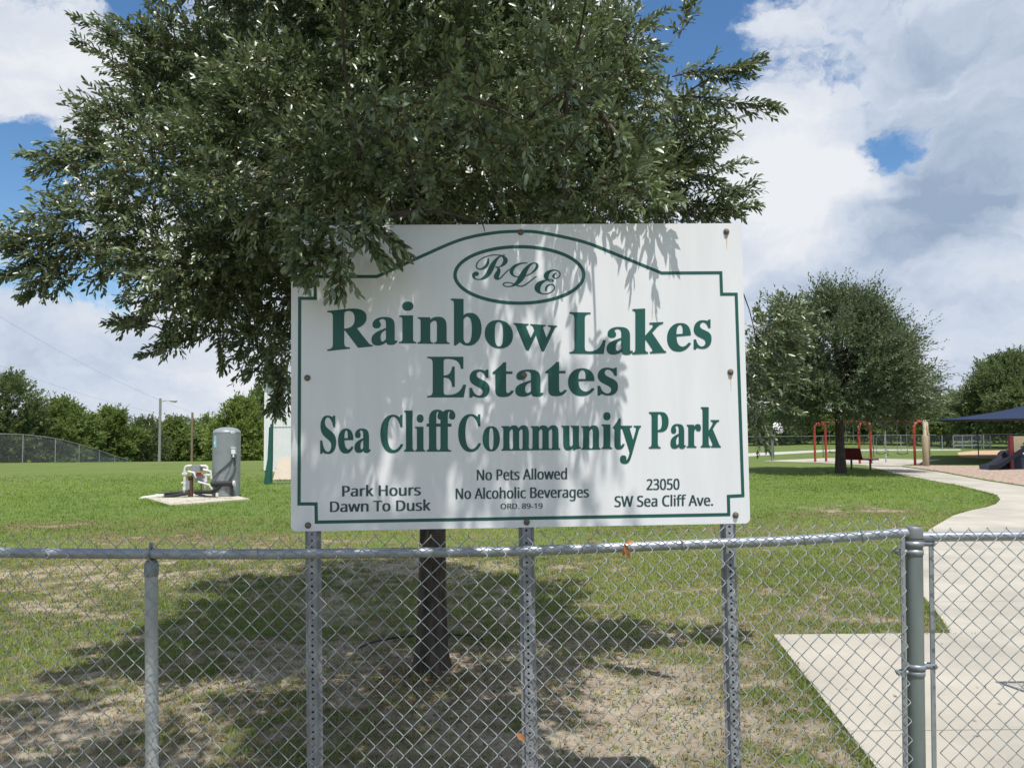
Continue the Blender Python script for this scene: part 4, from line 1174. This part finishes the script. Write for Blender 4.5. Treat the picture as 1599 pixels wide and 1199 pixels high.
# ------------------------------------------------------------------ well: tank and pump
def well():
    ZC = 0.03
    pad = [G(x, y, ZC) for x, y in [(265, 788), (390, 778.5), (345, 768), (224, 776)]]
    slab_thing('pump_pad', [ccw(pad)], -0.1, ZC, M['concrete2'])
    c = G(352.5, 775, ZC); cy = c.y + 0.30; c = Vector((P(353, 775, cy).x, cy, ZC)); r = 0.352; H = 1.80
    t = thing('pressure_tank', c, 'tall grey cylindrical water pressure tank with domed top', 'tank')
    mb = MB(); prof = [(r - 0.03, 0.0), (r, 0.012), (r, H - 0.16), (r + 0.004, H - 0.155), (r + 0.004, H - 0.14)]
    for k in range(1, 9):
        a = math.radians(90 * k / 8); prof.append((max(0.004, r * math.cos(a)), H - 0.14 + 0.14 * math.sin(a)))
    mb.lathe(c, prof, 40); body = mb.build('tank_body', M['tank'], t)
    for zz in (0.10, 0.62, 1.15):
        m2 = MB(); m2.lathe(c + Vector((0, 0, zz)), [(r - 0.01, -0.006), (r + 0.003, -0.004), (r + 0.003, 0.004), (r - 0.01, 0.006)], 40); m2.build('weld_seam', M['tank'], t)

    def onr(px, py, lift=0.004):      # point on the tank skin
        d = ray(px, py); ox, oy = EYE.x - c.x, EYE.y - c.y; R_ = r + lift
        A = d.x ** 2 + d.y ** 2; B = 2 * (ox * d.x + oy * d.y); Cc = ox * ox + oy * oy - R_ * R_
        dis = max(0, B * B - 4 * A * Cc); k = (-B - math.sqrt(dis)) / (2 * A); return EYE + d * k
    mb = MB(); pts = [onr(363.5 + 3.6 * math.cos(a), 674.5 + 2.4 * math.sin(a)) for a in np.linspace(0, 2 * math.pi, 20, endpoint=False)]
    mb.add(pts, [tuple(range(20))]); mb.build('sticker', M['sticker'], t, smooth=False)

    def patch(x0, x1, y0, y1, mt, nm):
        m2 = MB(); n = 5
        vs = [onr(x0 + (x1 - x0) * i / n, y) for y in (y0, y1) for i in range(n + 1)]
        m2.add(vs, [(i, i + 1, n + 2 + i, n + 1 + i) for i in range(n)]); return m2.build(nm, mt, t)
    patch(334.0, 338.0, 680, 699, M['blue_sticker'], 'sticker'); patch(333.9, 336.2, 689, 693, M['sticker'], 'sticker')
    q = onr(365, 704, 0.05); mb = MB(); mb.box(q, (0.10, 0.09, 0.15)); mb.box(q + Vector((0, -0.01, 0.085)), (0.12, 0.10, 0.02)); mb.tube([q + Vector((0, -0.02, -0.075)), q + Vector((0.0, -0.02, -0.16))], 0.022, 8)
    mb.build('switch_box', M['sticker'], t, smooth=False)
    for path in ([(363, 710), (361, 719), (352, 728), (340, 738), (333, 747)], [(365, 712), (368, 724), (365, 738), (356, 752)], [(364, 712), (357, 735), (350, 748)]):
        m2 = MB(); m2.tube([onr(x, y, 0.03 if i < 4 else 0.05) for i, (x, y) in enumerate(path)], 0.016 if path[0][0] != 364 else 0.006, 8); m2.build('conduit', M['conduit'], t)
    q = onr(353, 764.5, 0.004); mb = MB(); mb.lathe(q, [(0.025, 0), (0.025, 0.02), (0.012, 0.03), (0.001, 0.03)], 10, Matrix.Rotation(math.pi / 2, 3, 'X')); mb.build('drain_plug', M['redvalve'], t)
    # pump head and pipes
    Y = c.y - 0.35
    b0 = P(298, 774, Y)
    w = thing('well_pump', (b0.x, b0.y, ZC), 'well pump of white and black pipes on a rusty casing beside the grey tank', 'pump')
    px = lambda x, y, dy=0.0: P(x, y, Y + dy)
    m2 = MB(); m2.tube([Vector((px(298, 760).x, Y, ZC)), px(298, 745)], 0.062, 14); m2.tube([px(298, 746), px(298, 743)], 0.085, 14); m2.build('casing', M['rusty'], w)
    m2 = MB(); m2.box(px(307.5, 731), (0.22, 0.2, 0.15)); m2.tube([px(300, 743), px(316, 743)], 0.055, 12); m2.build('motor', M['greybox'], w)
    m2 = MB()
    m2.tube([px(288, 771), px(288.5, 750), px(289, 731), px(290.5, 728.5), px(294, 727.5), px(300, 727.5)], 0.036, 12)
    m2.tube([px(289, 741), px(289, 736)], 0.052, 12); m2.tube([px(288, 765), px(288, 760)], 0.050, 12); m2.tube([px(284, 754), px(297, 754)], 0.030, 10); m2.tube([px(285, 740), px(293, 740)], 0.04, 10)
    m2.build('pvc_pipe', M['pvc'], w)
    m2 = MB(); m2.tube([px(313, 727.5), px(321, 727.5), px(323.5, 729), px(324, 733), px(322, 745), px(320.5, 762)], 0.034, 12)
    m2.tube([px(316, 741), px(330, 741.5)], 0.038, 10); m2.tube([px(321, 752), px(321, 746)], 0.050, 12); m2.tube([px(315, 748), px(323, 752)], 0.022, 8)
    m2.build('pvc_pipe', M['pvc'], w)
    m2 = MB(); m2.tube([px(306, 739, -0.1), px(317, 741, -0.1)], 0.032, 10); m2.lathe(px(311, 738, -0.12), [(0.06, 0), (0.07, 0.01), (0.06, 0.02)], 14); m2.build('valve', M['redvalve'], w)
    m2 = MB(); m2.box(px(294.5, 757), (0.10, 0.12, 0.22)); m2.build('control_box', M['greybox'], w, smooth=False); m2 = MB(); m2.box(px(312, 749, 0.05), (0.20, 0.14, 0.13)); m2.build('control_box', M['greybox'], w, smooth=False)
    m2 = MB(); m2.tube([px(294, 736, -0.08), px(303, 738, -0.1), px(306, 746, -0.08)], 0.030, 10); m2.tube([px(309, 752, -0.1), px(327, 757, -0.05), px(331, 764, -0.03)], 0.026, 10); m2.tube([px(317, 733, -0.05), px(329, 736, -0.02), px(330, 747, 0)], 0.030, 10)
    m2.build('branch_pipe', M['pvc'], w)
    m2 = MB(); m2.tube([px(314, 745), px(314.5, 766)], 0.018, 8); m2.build('riser', M['conduit'], w)
    m2 = MB(); m2.tube([px(330, 755.5), px(366, 754.5)], 0.068, 14)
    m2.tube([px(362, 757), px(362.5, 774)], 0.035, 10)
    m2.tube([px(304, 767.5), px(330, 768.5), px(340, 762), px(345, 757)], 0.050, 12)
    m2.tube([px(252, 771.5), px(275, 769.5), px(296, 768.5)], 0.038, 10); m2.tube([px(246, 778, -0.1), px(270, 774, -0.1), px(296, 770, -0.05)], 0.045, 10)
    m2.tube([px(305, 770), px(322, 775, -0.15), px(340, 776, -0.2)], 0.03, 10)
    m2.build('black_pipe', M['black'], w)
    m2 = MB(); m2.tube([px(364.5, 754.6), px(367.3, 754.4)], 0.072, 14); m2.build('pipe_fitting', M['pvc'], w); m2 = MB(); m2.tube([px(339, 775.5, -0.2), px(339, 769.5, -0.2)], 0.036, 12); m2.build('pipe_fitting', M['pvc'], w)
    m2 = MB(); m2.tube([px(256, 773.5, -0.12), px(240, 775.5, -0.14), px(223, 777.5, -0.16), px(220, 779, -0.16), px(219, 783, -0.16)], 0.047, 12); m2.tube([px(248, 774.5, -0.13), px(243, 775, -0.13)], 0.06, 12); m2.build('pvc_pipe', M['pvc'], w)


well()


# ------------------------------------------------------------------ building and its green fence
def building():
    d = 34.5; x0 = (415.5 - 800) / F * d; x1 = 3.2; H = 3.9; y1 = d + 9
    t = thing('utility_building', (x0, d, 0), 'white walled building half hidden behind the left side of the sign', 'building')
    mb = MB(); mb.box(((x0 + x1) / 2, (d + y1) / 2, H / 2 - 0.1), (x1 - x0, y1 - d, H + 0.2)); mb.build('wall', M['whitewall'], t, smooth=False)
    mb = MB(); zr = H + 1.6; e = 0.25
    xa, xb, ya, yb, ym = x0 - e, x1 + e, d - e, y1 + e, (d + y1) / 2
    vs = [(xa, ya, H + 0.003), (xb, ya, H + 0.003), (xb, ym, zr), (xa, ym, zr), (xa, yb, H + 0.003), (xb, yb, H + 0.003), (xa, ya, H + 0.103), (xb, ya, H + 0.103), (xb, ym, zr + 0.1), (xa, ym, zr + 0.1), (xa, yb, H + 0.103), (xb, yb, H + 0.103)]
    mb.add(vs, [(6, 7, 8, 9), (9, 8, 11, 10), (0, 1, 7, 6), (4, 10, 11, 5), (0, 6, 9, 10, 4, 3), (1, 2, 5, 11, 8, 7), (0, 3, 2, 1), (3, 4, 5, 2)]); mb.build('roof', M['roof'], t, smooth=False)
    mb = MB()
    for k in range(int((x1 - x0) / 0.3)): mb.box((x0 + 0.15 + 0.3 * k, d - 0.012, H / 2), (0.04, 0.024, H - 0.3))
    mb.build('wall_rib', M['whitewall'], t, smooth=False)
    mb = MB(); mb.box((x0 - 0.0, d - 0.02, H / 2), (0.12, 0.06, H - 0.1)); mb.build('corner_trim', M['whitewall'], t, smooth=False)


building()


def green_fence():
    b0 = G(421, 755); Y = b0.y
    t = thing('chain_link_fence', (b0.x, b0.y, 0), 'chain link fence with green end post in front of the white building', 'fence')
    tp = P(424.5, 662, Y); mb = MB()
    mb.tube([(b0.x + 0.02, Y, -0.1), (b0.x + 0.03, Y, 0.3), (tp.x, Y, tp.z)], 0.055, 12); mb.build('post', M['greenpost'], t)
    mb = MB(); mb.tube([(b0.x - 0.03, Y - 0.06, 0.0), (b0.x - 0.01, Y - 0.06, 0.35), (b0.x + 0.03, Y - 0.05, 0.8), (tp.x - 0.01, Y - 0.04, tp.z - 0.1)], [0.14, 0.12, 0.09, 0.07], 10); mb.build('rolled_mesh', M['greenpost'], t)
    mb = MB(); zr = P(440, 667, Y).z; mb.tube([(tp.x, Y, zr), (tp.x + 5.0, Y, zr)], 0.02, 10); mb.tube([(tp.x, Y, 0.03), (tp.x + 5.0, Y, 0.03)], 0.018, 8); mb.build('rail', M['galv_dull'], t)
    chain_mesh('wire_mesh', tp.x + 0.05, tp.x + 4.9, lambda x: Y, lambda x: zr, 0.02, t, w=0.05, r=0.0013, n=3, mat_=M['galv'], twist=False)
    for k in (1, 2):
        mb = MB(); mb.tube([(tp.x + 2.45 * k, Y, -0.1), (tp.x + 2.45 * k, Y, zr)], 0.025, 10); mb.build('post', M['galv_dull'], t)
    # board leaning on the wall behind the mesh
    Yb = Y + 2.2
    q = [P(436, 714, Yb + 0.5), P(500, 714, Yb + 0.5), P(500, 754, Yb), P(426, 754, Yb)]; q = [Vector((v.x, v.y, max(v.z, 0.0))) for v in q]
    mb = MB(); mb.add(q + [v + Vector((0, 0.04, -0.01)) for v in q], [(0, 3, 2, 1), (4, 5, 6, 7), (0, 1, 5, 4), (1, 2, 6, 5), (2, 3, 7, 6), (3, 0, 4, 7)])
    tag(mb.build('sloping_panel', M['beige'], None, smooth=False), 'beige sloping panel behind the fence at the foot of the white building', 'panel')


green_fence()


# ------------------------------------------------------------------ lamp, pole, wires
def lamp():
    Y = 58; tp = P(250.5, 622, Y); z0 = tz(tp.x, Y)
    t = thing('street_lamp', (tp.x, Y, z0), 'tall grey street lamp with one arm above the left treeline', 'street lamp')
    mb = MB(); mb.tube([(tp.x, Y, z0 - 0.2), (tp.x, Y, tp.z)], [0.11, 0.085], 12); mb.build('pole', M['pole'], t)
    e = P(266, 626.5, Y); mb = MB(); mb.tube([(tp.x, Y, tp.z - 0.25), (tp.x + 0.35, Y, tp.z - 0.15), (e.x, Y, e.z + 0.05)], 0.035, 8); mb.build('arm', M['lampgrey'], t)
    mb = MB(); f = P(277, 626, Y); mb.tube([(e.x - 0.05, Y, e.z + 0.04), (e.x + 0.15, Y, e.z + 0.03), (f.x - 0.1, Y, f.z), (f.x, Y, f.z)], [0.05, 0.10, 0.12, 0.03], 10); mb.build('lamp_head', M['lampgrey'], t)


lamp()


def utility():
    Y = 64; tp = P(300.5, 644, Y); z0 = tz(tp.x, Y)
    t = thing('utility_pole', (tp.x, Y, z0), 'brown wooden utility pole between street lamp and pressure tank', 'utility pole')
    mb = MB(); mb.tube([(tp.x, Y, z0 - 0.2), (tp.x, Y, tp.z)], [0.11, 0.085], 10); mb.build('pole', M['wood'], t)
    mb = MB(); mb.box((tp.x - 0.22, Y - 0.12, tp.z - 0.85), (0.28, 0.2, 0.2)); mb.tube([(tp.x - 0.16, Y - 0.1, tp.z - 0.72), (tp.x, Y, tp.z - 0.72)], 0.03, 8); mb.build('fixture', M['greybox'], t, smooth=False)
    for (dz, py, lab) in ((0.0, 470, 'upper thin power line crossing the left sky to the wooden pole'), (-0.5, 555, 'lower thin power line crossing the left sky to the wooden pole')):
        a = Vector((tp.x, Y, tp.z + dz)); b_ = P(-40, py, 46); pts = []
        for i in range(25):
            s = i / 24; p = a.lerp(b_, s); p.z -= 0.5 * 4 * s * (1 - s); pts.append(p)
        m2 = MB(); m2.tube(pts, 0.0045, 5); tag(m2.build('power_line', M['cable'], None), lab, 'power line', 'power lines')


utility()


# ------------------------------------------------------------------ far fences
def far_fence(name, pts, hgt, spacing, label, post_r=0.03, r=0.0022, w=0.05, mat_=None, mid=False):
    """chain link fence along a line of ground points, following the land"""
    mt = mat_ or M['galv_dull']
    pts = [Vector((p[0], p[1], tz(p[0], p[1]) if p[1] > 20 else 0)) for p in pts]
    t = thing(name, pts[0], label, 'fence')
    D_ = [0]
    for i in range(len(pts) - 1): D_.append(D_[-1] + (pts[i + 1] - pts[i]).length)

    def at(s):
        i = max(0, min(len(pts) - 2, int(np.searchsorted(D_, s) - 1))); k = (s - D_[i]) / (D_[i + 1] - D_[i])
        q = pts[i].lerp(pts[i + 1], k); q.z = tz(q.x, q.y); return q
    n = max(1, round(D_[-1] / spacing))
    for k in range(n + 1):
        q = at(D_[-1] * k / n); mb = MB(); mb.tube([q + Vector((0, 0, -0.2)), q + Vector((0, 0, hgt + 0.03))], post_r, 8); mb.build('post', mt, t)
    mb = MB(); st = [at(D_[-1] * k / (4 * n)) for k in range(4 * n + 1)]
    mb.tube([q + Vector((0, 0, hgt)) for q in st], 0.022, 8)
    if mid: mb.tube([q + Vector((0, 0, hgt * 0.5)) for q in st], 0.022, 8)
    mb.build('top_rail', mt, t)
    # woven wires, three sided, each a zigzag
    V = []; Fc = []; m = int(D_[-1] / w)
    for i in range(m):
        nr = int(hgt / w); ring = []
        for j in range(nr + 1):
            q = at(min(D_[-1], max(0, i * w + (w / 2 if (i + j) % 2 else -w / 2)))); ring.append(q + Vector((0, 0, hgt - j * w)))
        b_ = len(V)
        for q in ring:
            V += [q + Vector((0, -r, 0)), q + Vector((r, r * 0.6, r * 0.5)), q + Vector((-r, r * 0.6, -r * 0.5))]
        for j in range(nr):
            for c in range(3): Fc.append((b_ + j * 3 + c, b_ + j * 3 + (c + 1) % 3, b_ + (j + 1) * 3 + (c + 1) % 3, b_ + (j + 1) * 3 + c))
    me = bpy.data.meshes.new('wire_mesh'); me.from_pydata([tuple(v) for v in V], [], Fc); me.update(); link('wire_mesh', me, mt, t)
    return t


xa = P(-120, 700, 46).x
far_fence('chain_link_fence', [(xa, 45.5), (P(0, 700, 48).x, 48), (P(90, 700, 53).x, 53), (P(150, 700, 58).x, 58), (P(198, 700, 64).x, 64), (P(215, 700, 70).x, 70)], 1.75, 3.0, 'grey chain link fence sloping down over the far left rise', mat_=M['wire'], r=0.0032)
a = G(1150, 719); b = G(1300, 717); c = G(1520, 716.5); d = G(1800, 716)
far_fence('chain_link_fence', [(a.x, a.y + 2.5), (b.x, b.y + 2.5), (c.x, c.y + 4), (d.x, d.y + 4)], 1.22, 3.0, 'low chain link fence behind the red swing set', mat_=M['fencegreen'])
a = G(1330, 703); d = G(1800, 702.5)
far_fence('chain_link_fence', [(a.x, 57.5), (d.x, 57.5)], 1.1, 3.0, 'far fence along the back of the sandy infield', mat_=M['galv'], w=0.06)


def backstop():
    Y = 59.5; x0, x1 = P(1489, 700, Y).x, P(1547, 700, Y).x; zt = P(1500, 680, Y).z
    t = thing('backstop_fence', (x0, Y, 0), 'grey framed backstop screen behind the infield left of the slide', 'backstop')
    n = 4
    for k in range(n + 1):
        x = x0 + (x1 - x0) * k / n; mb = MB(); mb.tube([(x, Y, -0.1), (x, Y, zt)], 0.035, 8); mb.build('post', M['galv'], t)
    mb = MB()
    for z in (zt, zt * 0.55, 0.25): mb.tube([(x0, Y, z), (x1, Y, z)], 0.03, 8)
    mb.build('rail', M['galv'], t)
    chain_mesh('wire_mesh', x0, x1, lambda x: Y, lambda x: zt, 0.05, t, w=0.06, r=0.003, n=3, mat_=M['galv'], twist=False)


backstop()


# ------------------------------------------------------------------ playground
def swing_set():
    A = [(G(1273, 720.5), G(1290.5, 722)), (G(1341.5, 723.5), G(1362, 724.5)), (G(1423, 727), G(1454, 725.5))]
    mids = [(a + b) / 2 for a, b in A]
    t = thing('swing_set', (mids[1].x, mids[1].y, 0), 'red tubular swing set of three arches joined by top beams', 'swing set')
    H = 1.95; tops = []
    for (a, b), m in zip(A, mids):
        u = Vector((0.93, 0.36, 0)); w = 0.34 if m is not mids[2] else 0.36
        pts = [m - u * w + Vector((0, 0, -0.1)), m - u * w + Vector((0, 0, H - 0.38))]
        for k in range(1, 12):
            an = math.pi * (1 - k / 12); pts.append(m + u * w * math.cos(an) + Vector((0, 0, H - 0.38 + 0.34 * math.sin(an))))
        pts += [m + u * w + Vector((0, 0, H - 0.38)), m + u * w + Vector((0, 0, -0.1))]
        mb = MB(); mb.tube(pts, 0.055, 14); mb.build('arch', M['red'], t); tops.append(m + Vector((0, 0, H - 0.02)))
    for i in range(2):
        mb = MB(); mb.tube([tops[i], tops[i + 1]], 0.042, 12); mb.build('beam', M['red'], t)
        for s0 in (0.3, 0.68):
            q0 = tops[i].lerp(tops[i + 1], s0); dr = (tops[i + 1] - tops[i]).normalized() * 0.22
            for sg in (-1, 1):
                mb = MB(); mb.tube([q0 + dr * sg * 0.9, q0 + dr * sg + Vector((0, 0, -1.42))], 0.012, 6); mb.build('chain', M['galv_dull'], t)
            mb = MB(); pts = [q0 + dr * s_ + Vector((0, 0, -1.42 - 0.06 * (1 - s_ * s_))) for s_ in (-1, -0.6, 0, 0.6, 1)]
            n_ = Vector((dr.y, -dr.x, 0)).normalized() * 0.09
            vs = []
            for p in pts: vs += [p - n_, p + n_, p - n_ + Vector((0, 0, 0.02)), p + n_ + Vector((0, 0, 0.02))]
            fs = []
            for k in range(4):
                o = k * 4; fs += [(o, o + 4, o + 5, o + 1), (o + 2, o + 3, o + 7, o + 6), (o, o + 2, o + 6, o + 4), (o + 1, o + 5, o + 7, o + 3)]
            mb.add(vs, fs); mb.build('swing_seat', M['black'], t)


swing_set()


def bench():
    A_ = G(1335, 732.5); B_ = G(1354, 733.5); c = (A_ + B_) / 2
    f = Vector((0.75, 0.66, 0)); l = Vector((0.66, -0.75, 0)); up = Vector((0, 0, 1))
    t = thing('park_bench', (c.x, c.y, 0), 'dark red metal park bench with backrest beside the lone oak', 'bench')
    L = 0.98

    def slab(prof, nm, thick=0.035, ends=None):
        mb = MB(); n = len(prof); vs = []
        for s_ in ends or (-L / 2, L / 2):
            for (a, z) in prof: vs.append(c + l * s_ + f * a + up * z)
            for (a, z) in prof: vs.append(c + l * s_ + f * a + up * (z - thick))
        m = 2 * n
        fs = []
        for k in range(n - 1):
            fs += [(k, k + 1, m + k + 1, m + k), (n + k, m + n + k, m + n + k + 1, n + k + 1), (k, n + k, n + k + 1, k + 1), (m + k, m + k + 1, m + n + k + 1, m + n + k)]
        fs += [(0, m, m + n, n), (n - 1, 2 * n - 1, m + 2 * n - 1, m + n - 1)]
        mb.add(vs, fs); mb.build(nm, M['maroon'] if nm == 'backrest' else M['red'], t)
    slab([(-0.26, 0.44), (-0.15, 0.415), (0.05, 0.42), (0.22, 0.45), (0.30, 0.445), (0.33, 0.41)], 'seat', 0.035, (-0.55, 0.58))
    slab([(-0.52, 0.86), (-0.49, 0.87), (-0.46, 0.84), (-0.40, 0.70), (-0.34, 0.54), (-0.275, 0.45)], 'backrest', 0.035, (-0.55, 0.22))
    for s_ in (-0.38, 0.38):
        q = c + l * s_; mb = MB(); mb.tube([q + up * -0.05, q + up * 0.40], 0.04, 10); mb.tube([q + up * 0.40 - f * 0.22, q + up * 0.40 + f * 0.26], 0.025, 8); mb.build('leg', M['maroon'], t)


bench()


def posts():
    b0 = G(1206, 719.5); t = thing('play_pole', (b0.x, b0.y, 0), 'grey pole topped by a round white dish left of the swings', 'play pole')
    tp = P(1206.5, 672, b0.y); mb = MB(); mb.tube([(b0.x, b0.y, -0.1), (b0.x, b0.y, tp.z)], 0.05, 10); mb.build('pole', M['galv_dull'], t)
    c = P(1215, 668, b0.y - 0.12); mb = MB()
    Rm = Matrix.Rotation(math.radians(72), 3, 'X')
    mb.lathe(c, [(0.02, 0.07), (0.13, 0.06), (0.24, 0.035), (0.30, 0.0), (0.31, 0.0), (0.315, 0.01), (0.25, 0.05), (0.13, 0.08), (0.02, 0.09)], 28, Matrix.Rotation(math.radians(18), 3, 'Z') @ Rm); mb.build('dish', M['white'], t)
    b0 = G(1383.5, 722); t = thing('play_pole', (b0.x, b0.y, 0), 'plain grey pole with curved top inside the swing set', 'play pole')
    H = P(1382, 672, b0.y).z; mb = MB(); pts = [Vector((b0.x, b0.y, -0.1)), Vector((b0.x, b0.y, H))]
    for k in range(1, 8):
        a = math.radians(90 * k / 7); pts.append(Vector((b0.x - 0.38 * (1 - math.cos(a)), b0.y, H + 0.30 * math.sin(a))))
    pts.append(pts[-1] + Vector((-0.35, 0, 0.02))); mb.tube(pts, 0.038, 10); mb.build('pole', M['lampgrey'], t)


posts()


def canopy():
    pb = G(1446, 727.5); Y = pb.y
    x0 = P(1452, 656, Y).x; z0 = P(1462, 656.0, Y).z; x1 = x0 + 13.5; y1 = Y + 12
    t = thing('shade_canopy', (x0, Y, 0), 'blue fabric shade canopy on tan posts over the playground', 'canopy')
    ap = Vector((27.2, 40.0, 3.08))
    cs = [Vector((x0, Y, z0)), Vector((31.5, Y + 0.4, z0)), Vector((36.5, y1 + 0.6, z0)), Vector((24.9, y1, z0))]
    feet = [(pb.x, Y), (31.9, Y + 0.2), (37.0, y1 + 0.9), (23.9, 46.05)]
    mb = MB(); n = 10
    for i in range(4):
        a, b = cs[i], cs[(i + 1) % 4]; rows = []
        for r_ in range(n + 1):
            row = []
            for k in range(n + 1):
                s = k / n; e = a.lerp(b, s); e.z += 0.05 * math.sin(math.pi * s)           # eave pulled up between corners
                mid = (a + b) / 2; q = e.lerp(ap, r_ / n); q.z -= 0.16 * math.sin(math.pi * r_ / n)
                row.append(q)
            rows.append(row)
        vs = [q for row in rows for q in row]; m = n + 1
        mb.add(vs, [(r_ * m + k, r_ * m + k + 1, (r_ + 1) * m + k + 1, (r_ + 1) * m + k) for r_ in range(n) for k in range(n)])
    o = mb.build('fabric', M['canopy'], t); sd = o.modifiers.new('thickness', 'SOLIDIFY'); sd.thickness = 0.012
    for (bx, by) in feet:
        mb = MB(); mb.tube([(bx, by, -0.1), (bx, by, z0 - 0.05), (bx, by, z0 + 0.02)], [0.075, 0.075, 0.05], 14); p = mb.build('post', M['tanlight'], t)
        mb = MB(); mb.lathe((bx, by, 0.02), [(0.12, 0), (0.132, 0.02), (0.132, 1.26), (0.115, 1.29), (0.076, 1.29)], 20); mb.build('padding', M['tan'], p)
    for cn, (bx, by) in zip(cs, feet):
        mb = MB(); mb.tube([(bx, by, z0 - 0.02), cn], 0.015, 6); mb.build('cable', M['galv_dull'], t)


canopy()


def playset():
    b0 = G(1580, 733); Y = b0.y
    t = thing('playground_slide', (b0.x, Y, 0), 'dark blue slide with maroon post and tan arch at the right edge', 'slide')
    k = Y / F
    X = lambda px: P(px, 700, Y).x
    Z = lambda py: P(1585, py, Y).z
    mb = MB(); mb.tube([(X(1578), Y, -0.1), (X(1578), Y, Z(680))], 0.085, 14); mb.build('post', M['maroon'], t)
    mb = MB(); mb.tube([(X(1640), Y + 0.1, -0.1), (X(1640), Y + 0.1, Z(680))], 0.085, 14); mb.build('post', M['maroon'], t)
    # arched tan panel between the posts
    mb = MB(); xa, xb = X(1582.5), X(1636); z0, z1 = Z(706), Z(681); cxm = (xa + xb) / 2; rr = (xb - xa) * 0.36; n = 16
    outer = []; inner = []
    for i in range(n + 1):
        a = math.pi * i / n; inner.append((cxm - rr * math.cos(a), z0 + (z1 - z0 - 0.16) * math.sin(a)))
        sx = -math.cos(a); outer.append((cxm + (xb - xa) / 2 * max(-1, min(1, sx * 1.6)), z0 + (z1 - z0) * min(1, math.sin(a) * 1.7)))
    for y_ in (Y - 0.03, Y + 0.03):
        pass
    vs = [(x, Y - 0.03, z) for x, z in outer + inner] + [(x, Y + 0.03, z) for x, z in outer + inner]; m = n + 1
    fs = []
    for i in range(n):
        fs += [(i, i + 1, m + i + 1, m + i), (2 * m + i, 3 * m + i, 3 * m + i + 1, 2 * m + i + 1), (i, 2 * m + i, 2 * m + i + 1, i + 1), (m + i, m + i + 1, 3 * m + i + 1, 3 * m + i)]
    mb.add(vs, fs); mb.build('arch_panel', M['tan'], t, smooth=False)
    mb = MB()
    for py in (683.5, 690.0): mb.tube([(xa, Y, Z(py)), (xb, Y, Z(py))], 0.03, 8)
    mb.build('rung', M['tan'], t)
    # slide chute, running down to the left
    prof = [(1600, 702), (1590, 704), (1578, 711), (1566, 719.5), (1554, 727.5), (1546, 731), (1536, 732.5)]
    mb = MB(); w = 0.32; vs = []
    for px, py in prof:
        x, z = X(px), max(0.03, Z(py)); 
        vs += [(x, Y - w, z + 0.16), (x, Y - w + 0.05, z), (x, Y + w - 0.05, z), (x, Y + w, z + 0.16), (x, Y + w + 0.05, z + 0.16), (x, Y + w, z - 0.05), (x, Y - w, z - 0.05), (x, Y - w - 0.05, z + 0.16)]
    m = 8; fs = [(i * m + j, i * m + (j + 1) % m, (i + 1) * m + (j + 1) % m, (i + 1) * m + j) for i in range(len(prof) - 1) for j in range(m)] + [tuple(range(8)), tuple(range((len(prof) - 1) * 8, len(prof) * 8))]
    mb.add(vs, fs); mb.build('slide_chute', M['navy'], t)
    # solid rocky climber under it
    mb = MB(); n = 14; prof = []
    vs = []; rings = 7
    for r_ in range(rings + 1):
        h = r_ / rings; z = h * 0.72
        for j in range(n):
            a = 2 * math.pi * j / n; rad = (1.0 - 0.55 * h) * (1 + 0.10 * math.sin(3 * a + r_) + 0.06 * math.sin(5 * a - 2 * r_))
            vs.append((X(1590) + 0.85 * rad * math.cos(a), Y + 0.45 + 0.42 * rad * math.sin(a), z))
    fs = [(i * n + j, i * n + (j + 1) % n, (i + 1) * n + (j + 1) % n, (i + 1) * n + j) for i in range(rings) for j in range(n)] + [tuple(range(rings * n, rings * n + n))]
    mb.add(vs, fs); mb.build('climber', M['navy'], t)
    mb = MB(); mb.lathe((X(1592), Y + 0.3, Z(702.5)), [(0.22, 0), (0.24, 0.03), (0.2, 0.09), (0.02, 0.11)], 18); mb.build('knob', M['white'], t)


playset()
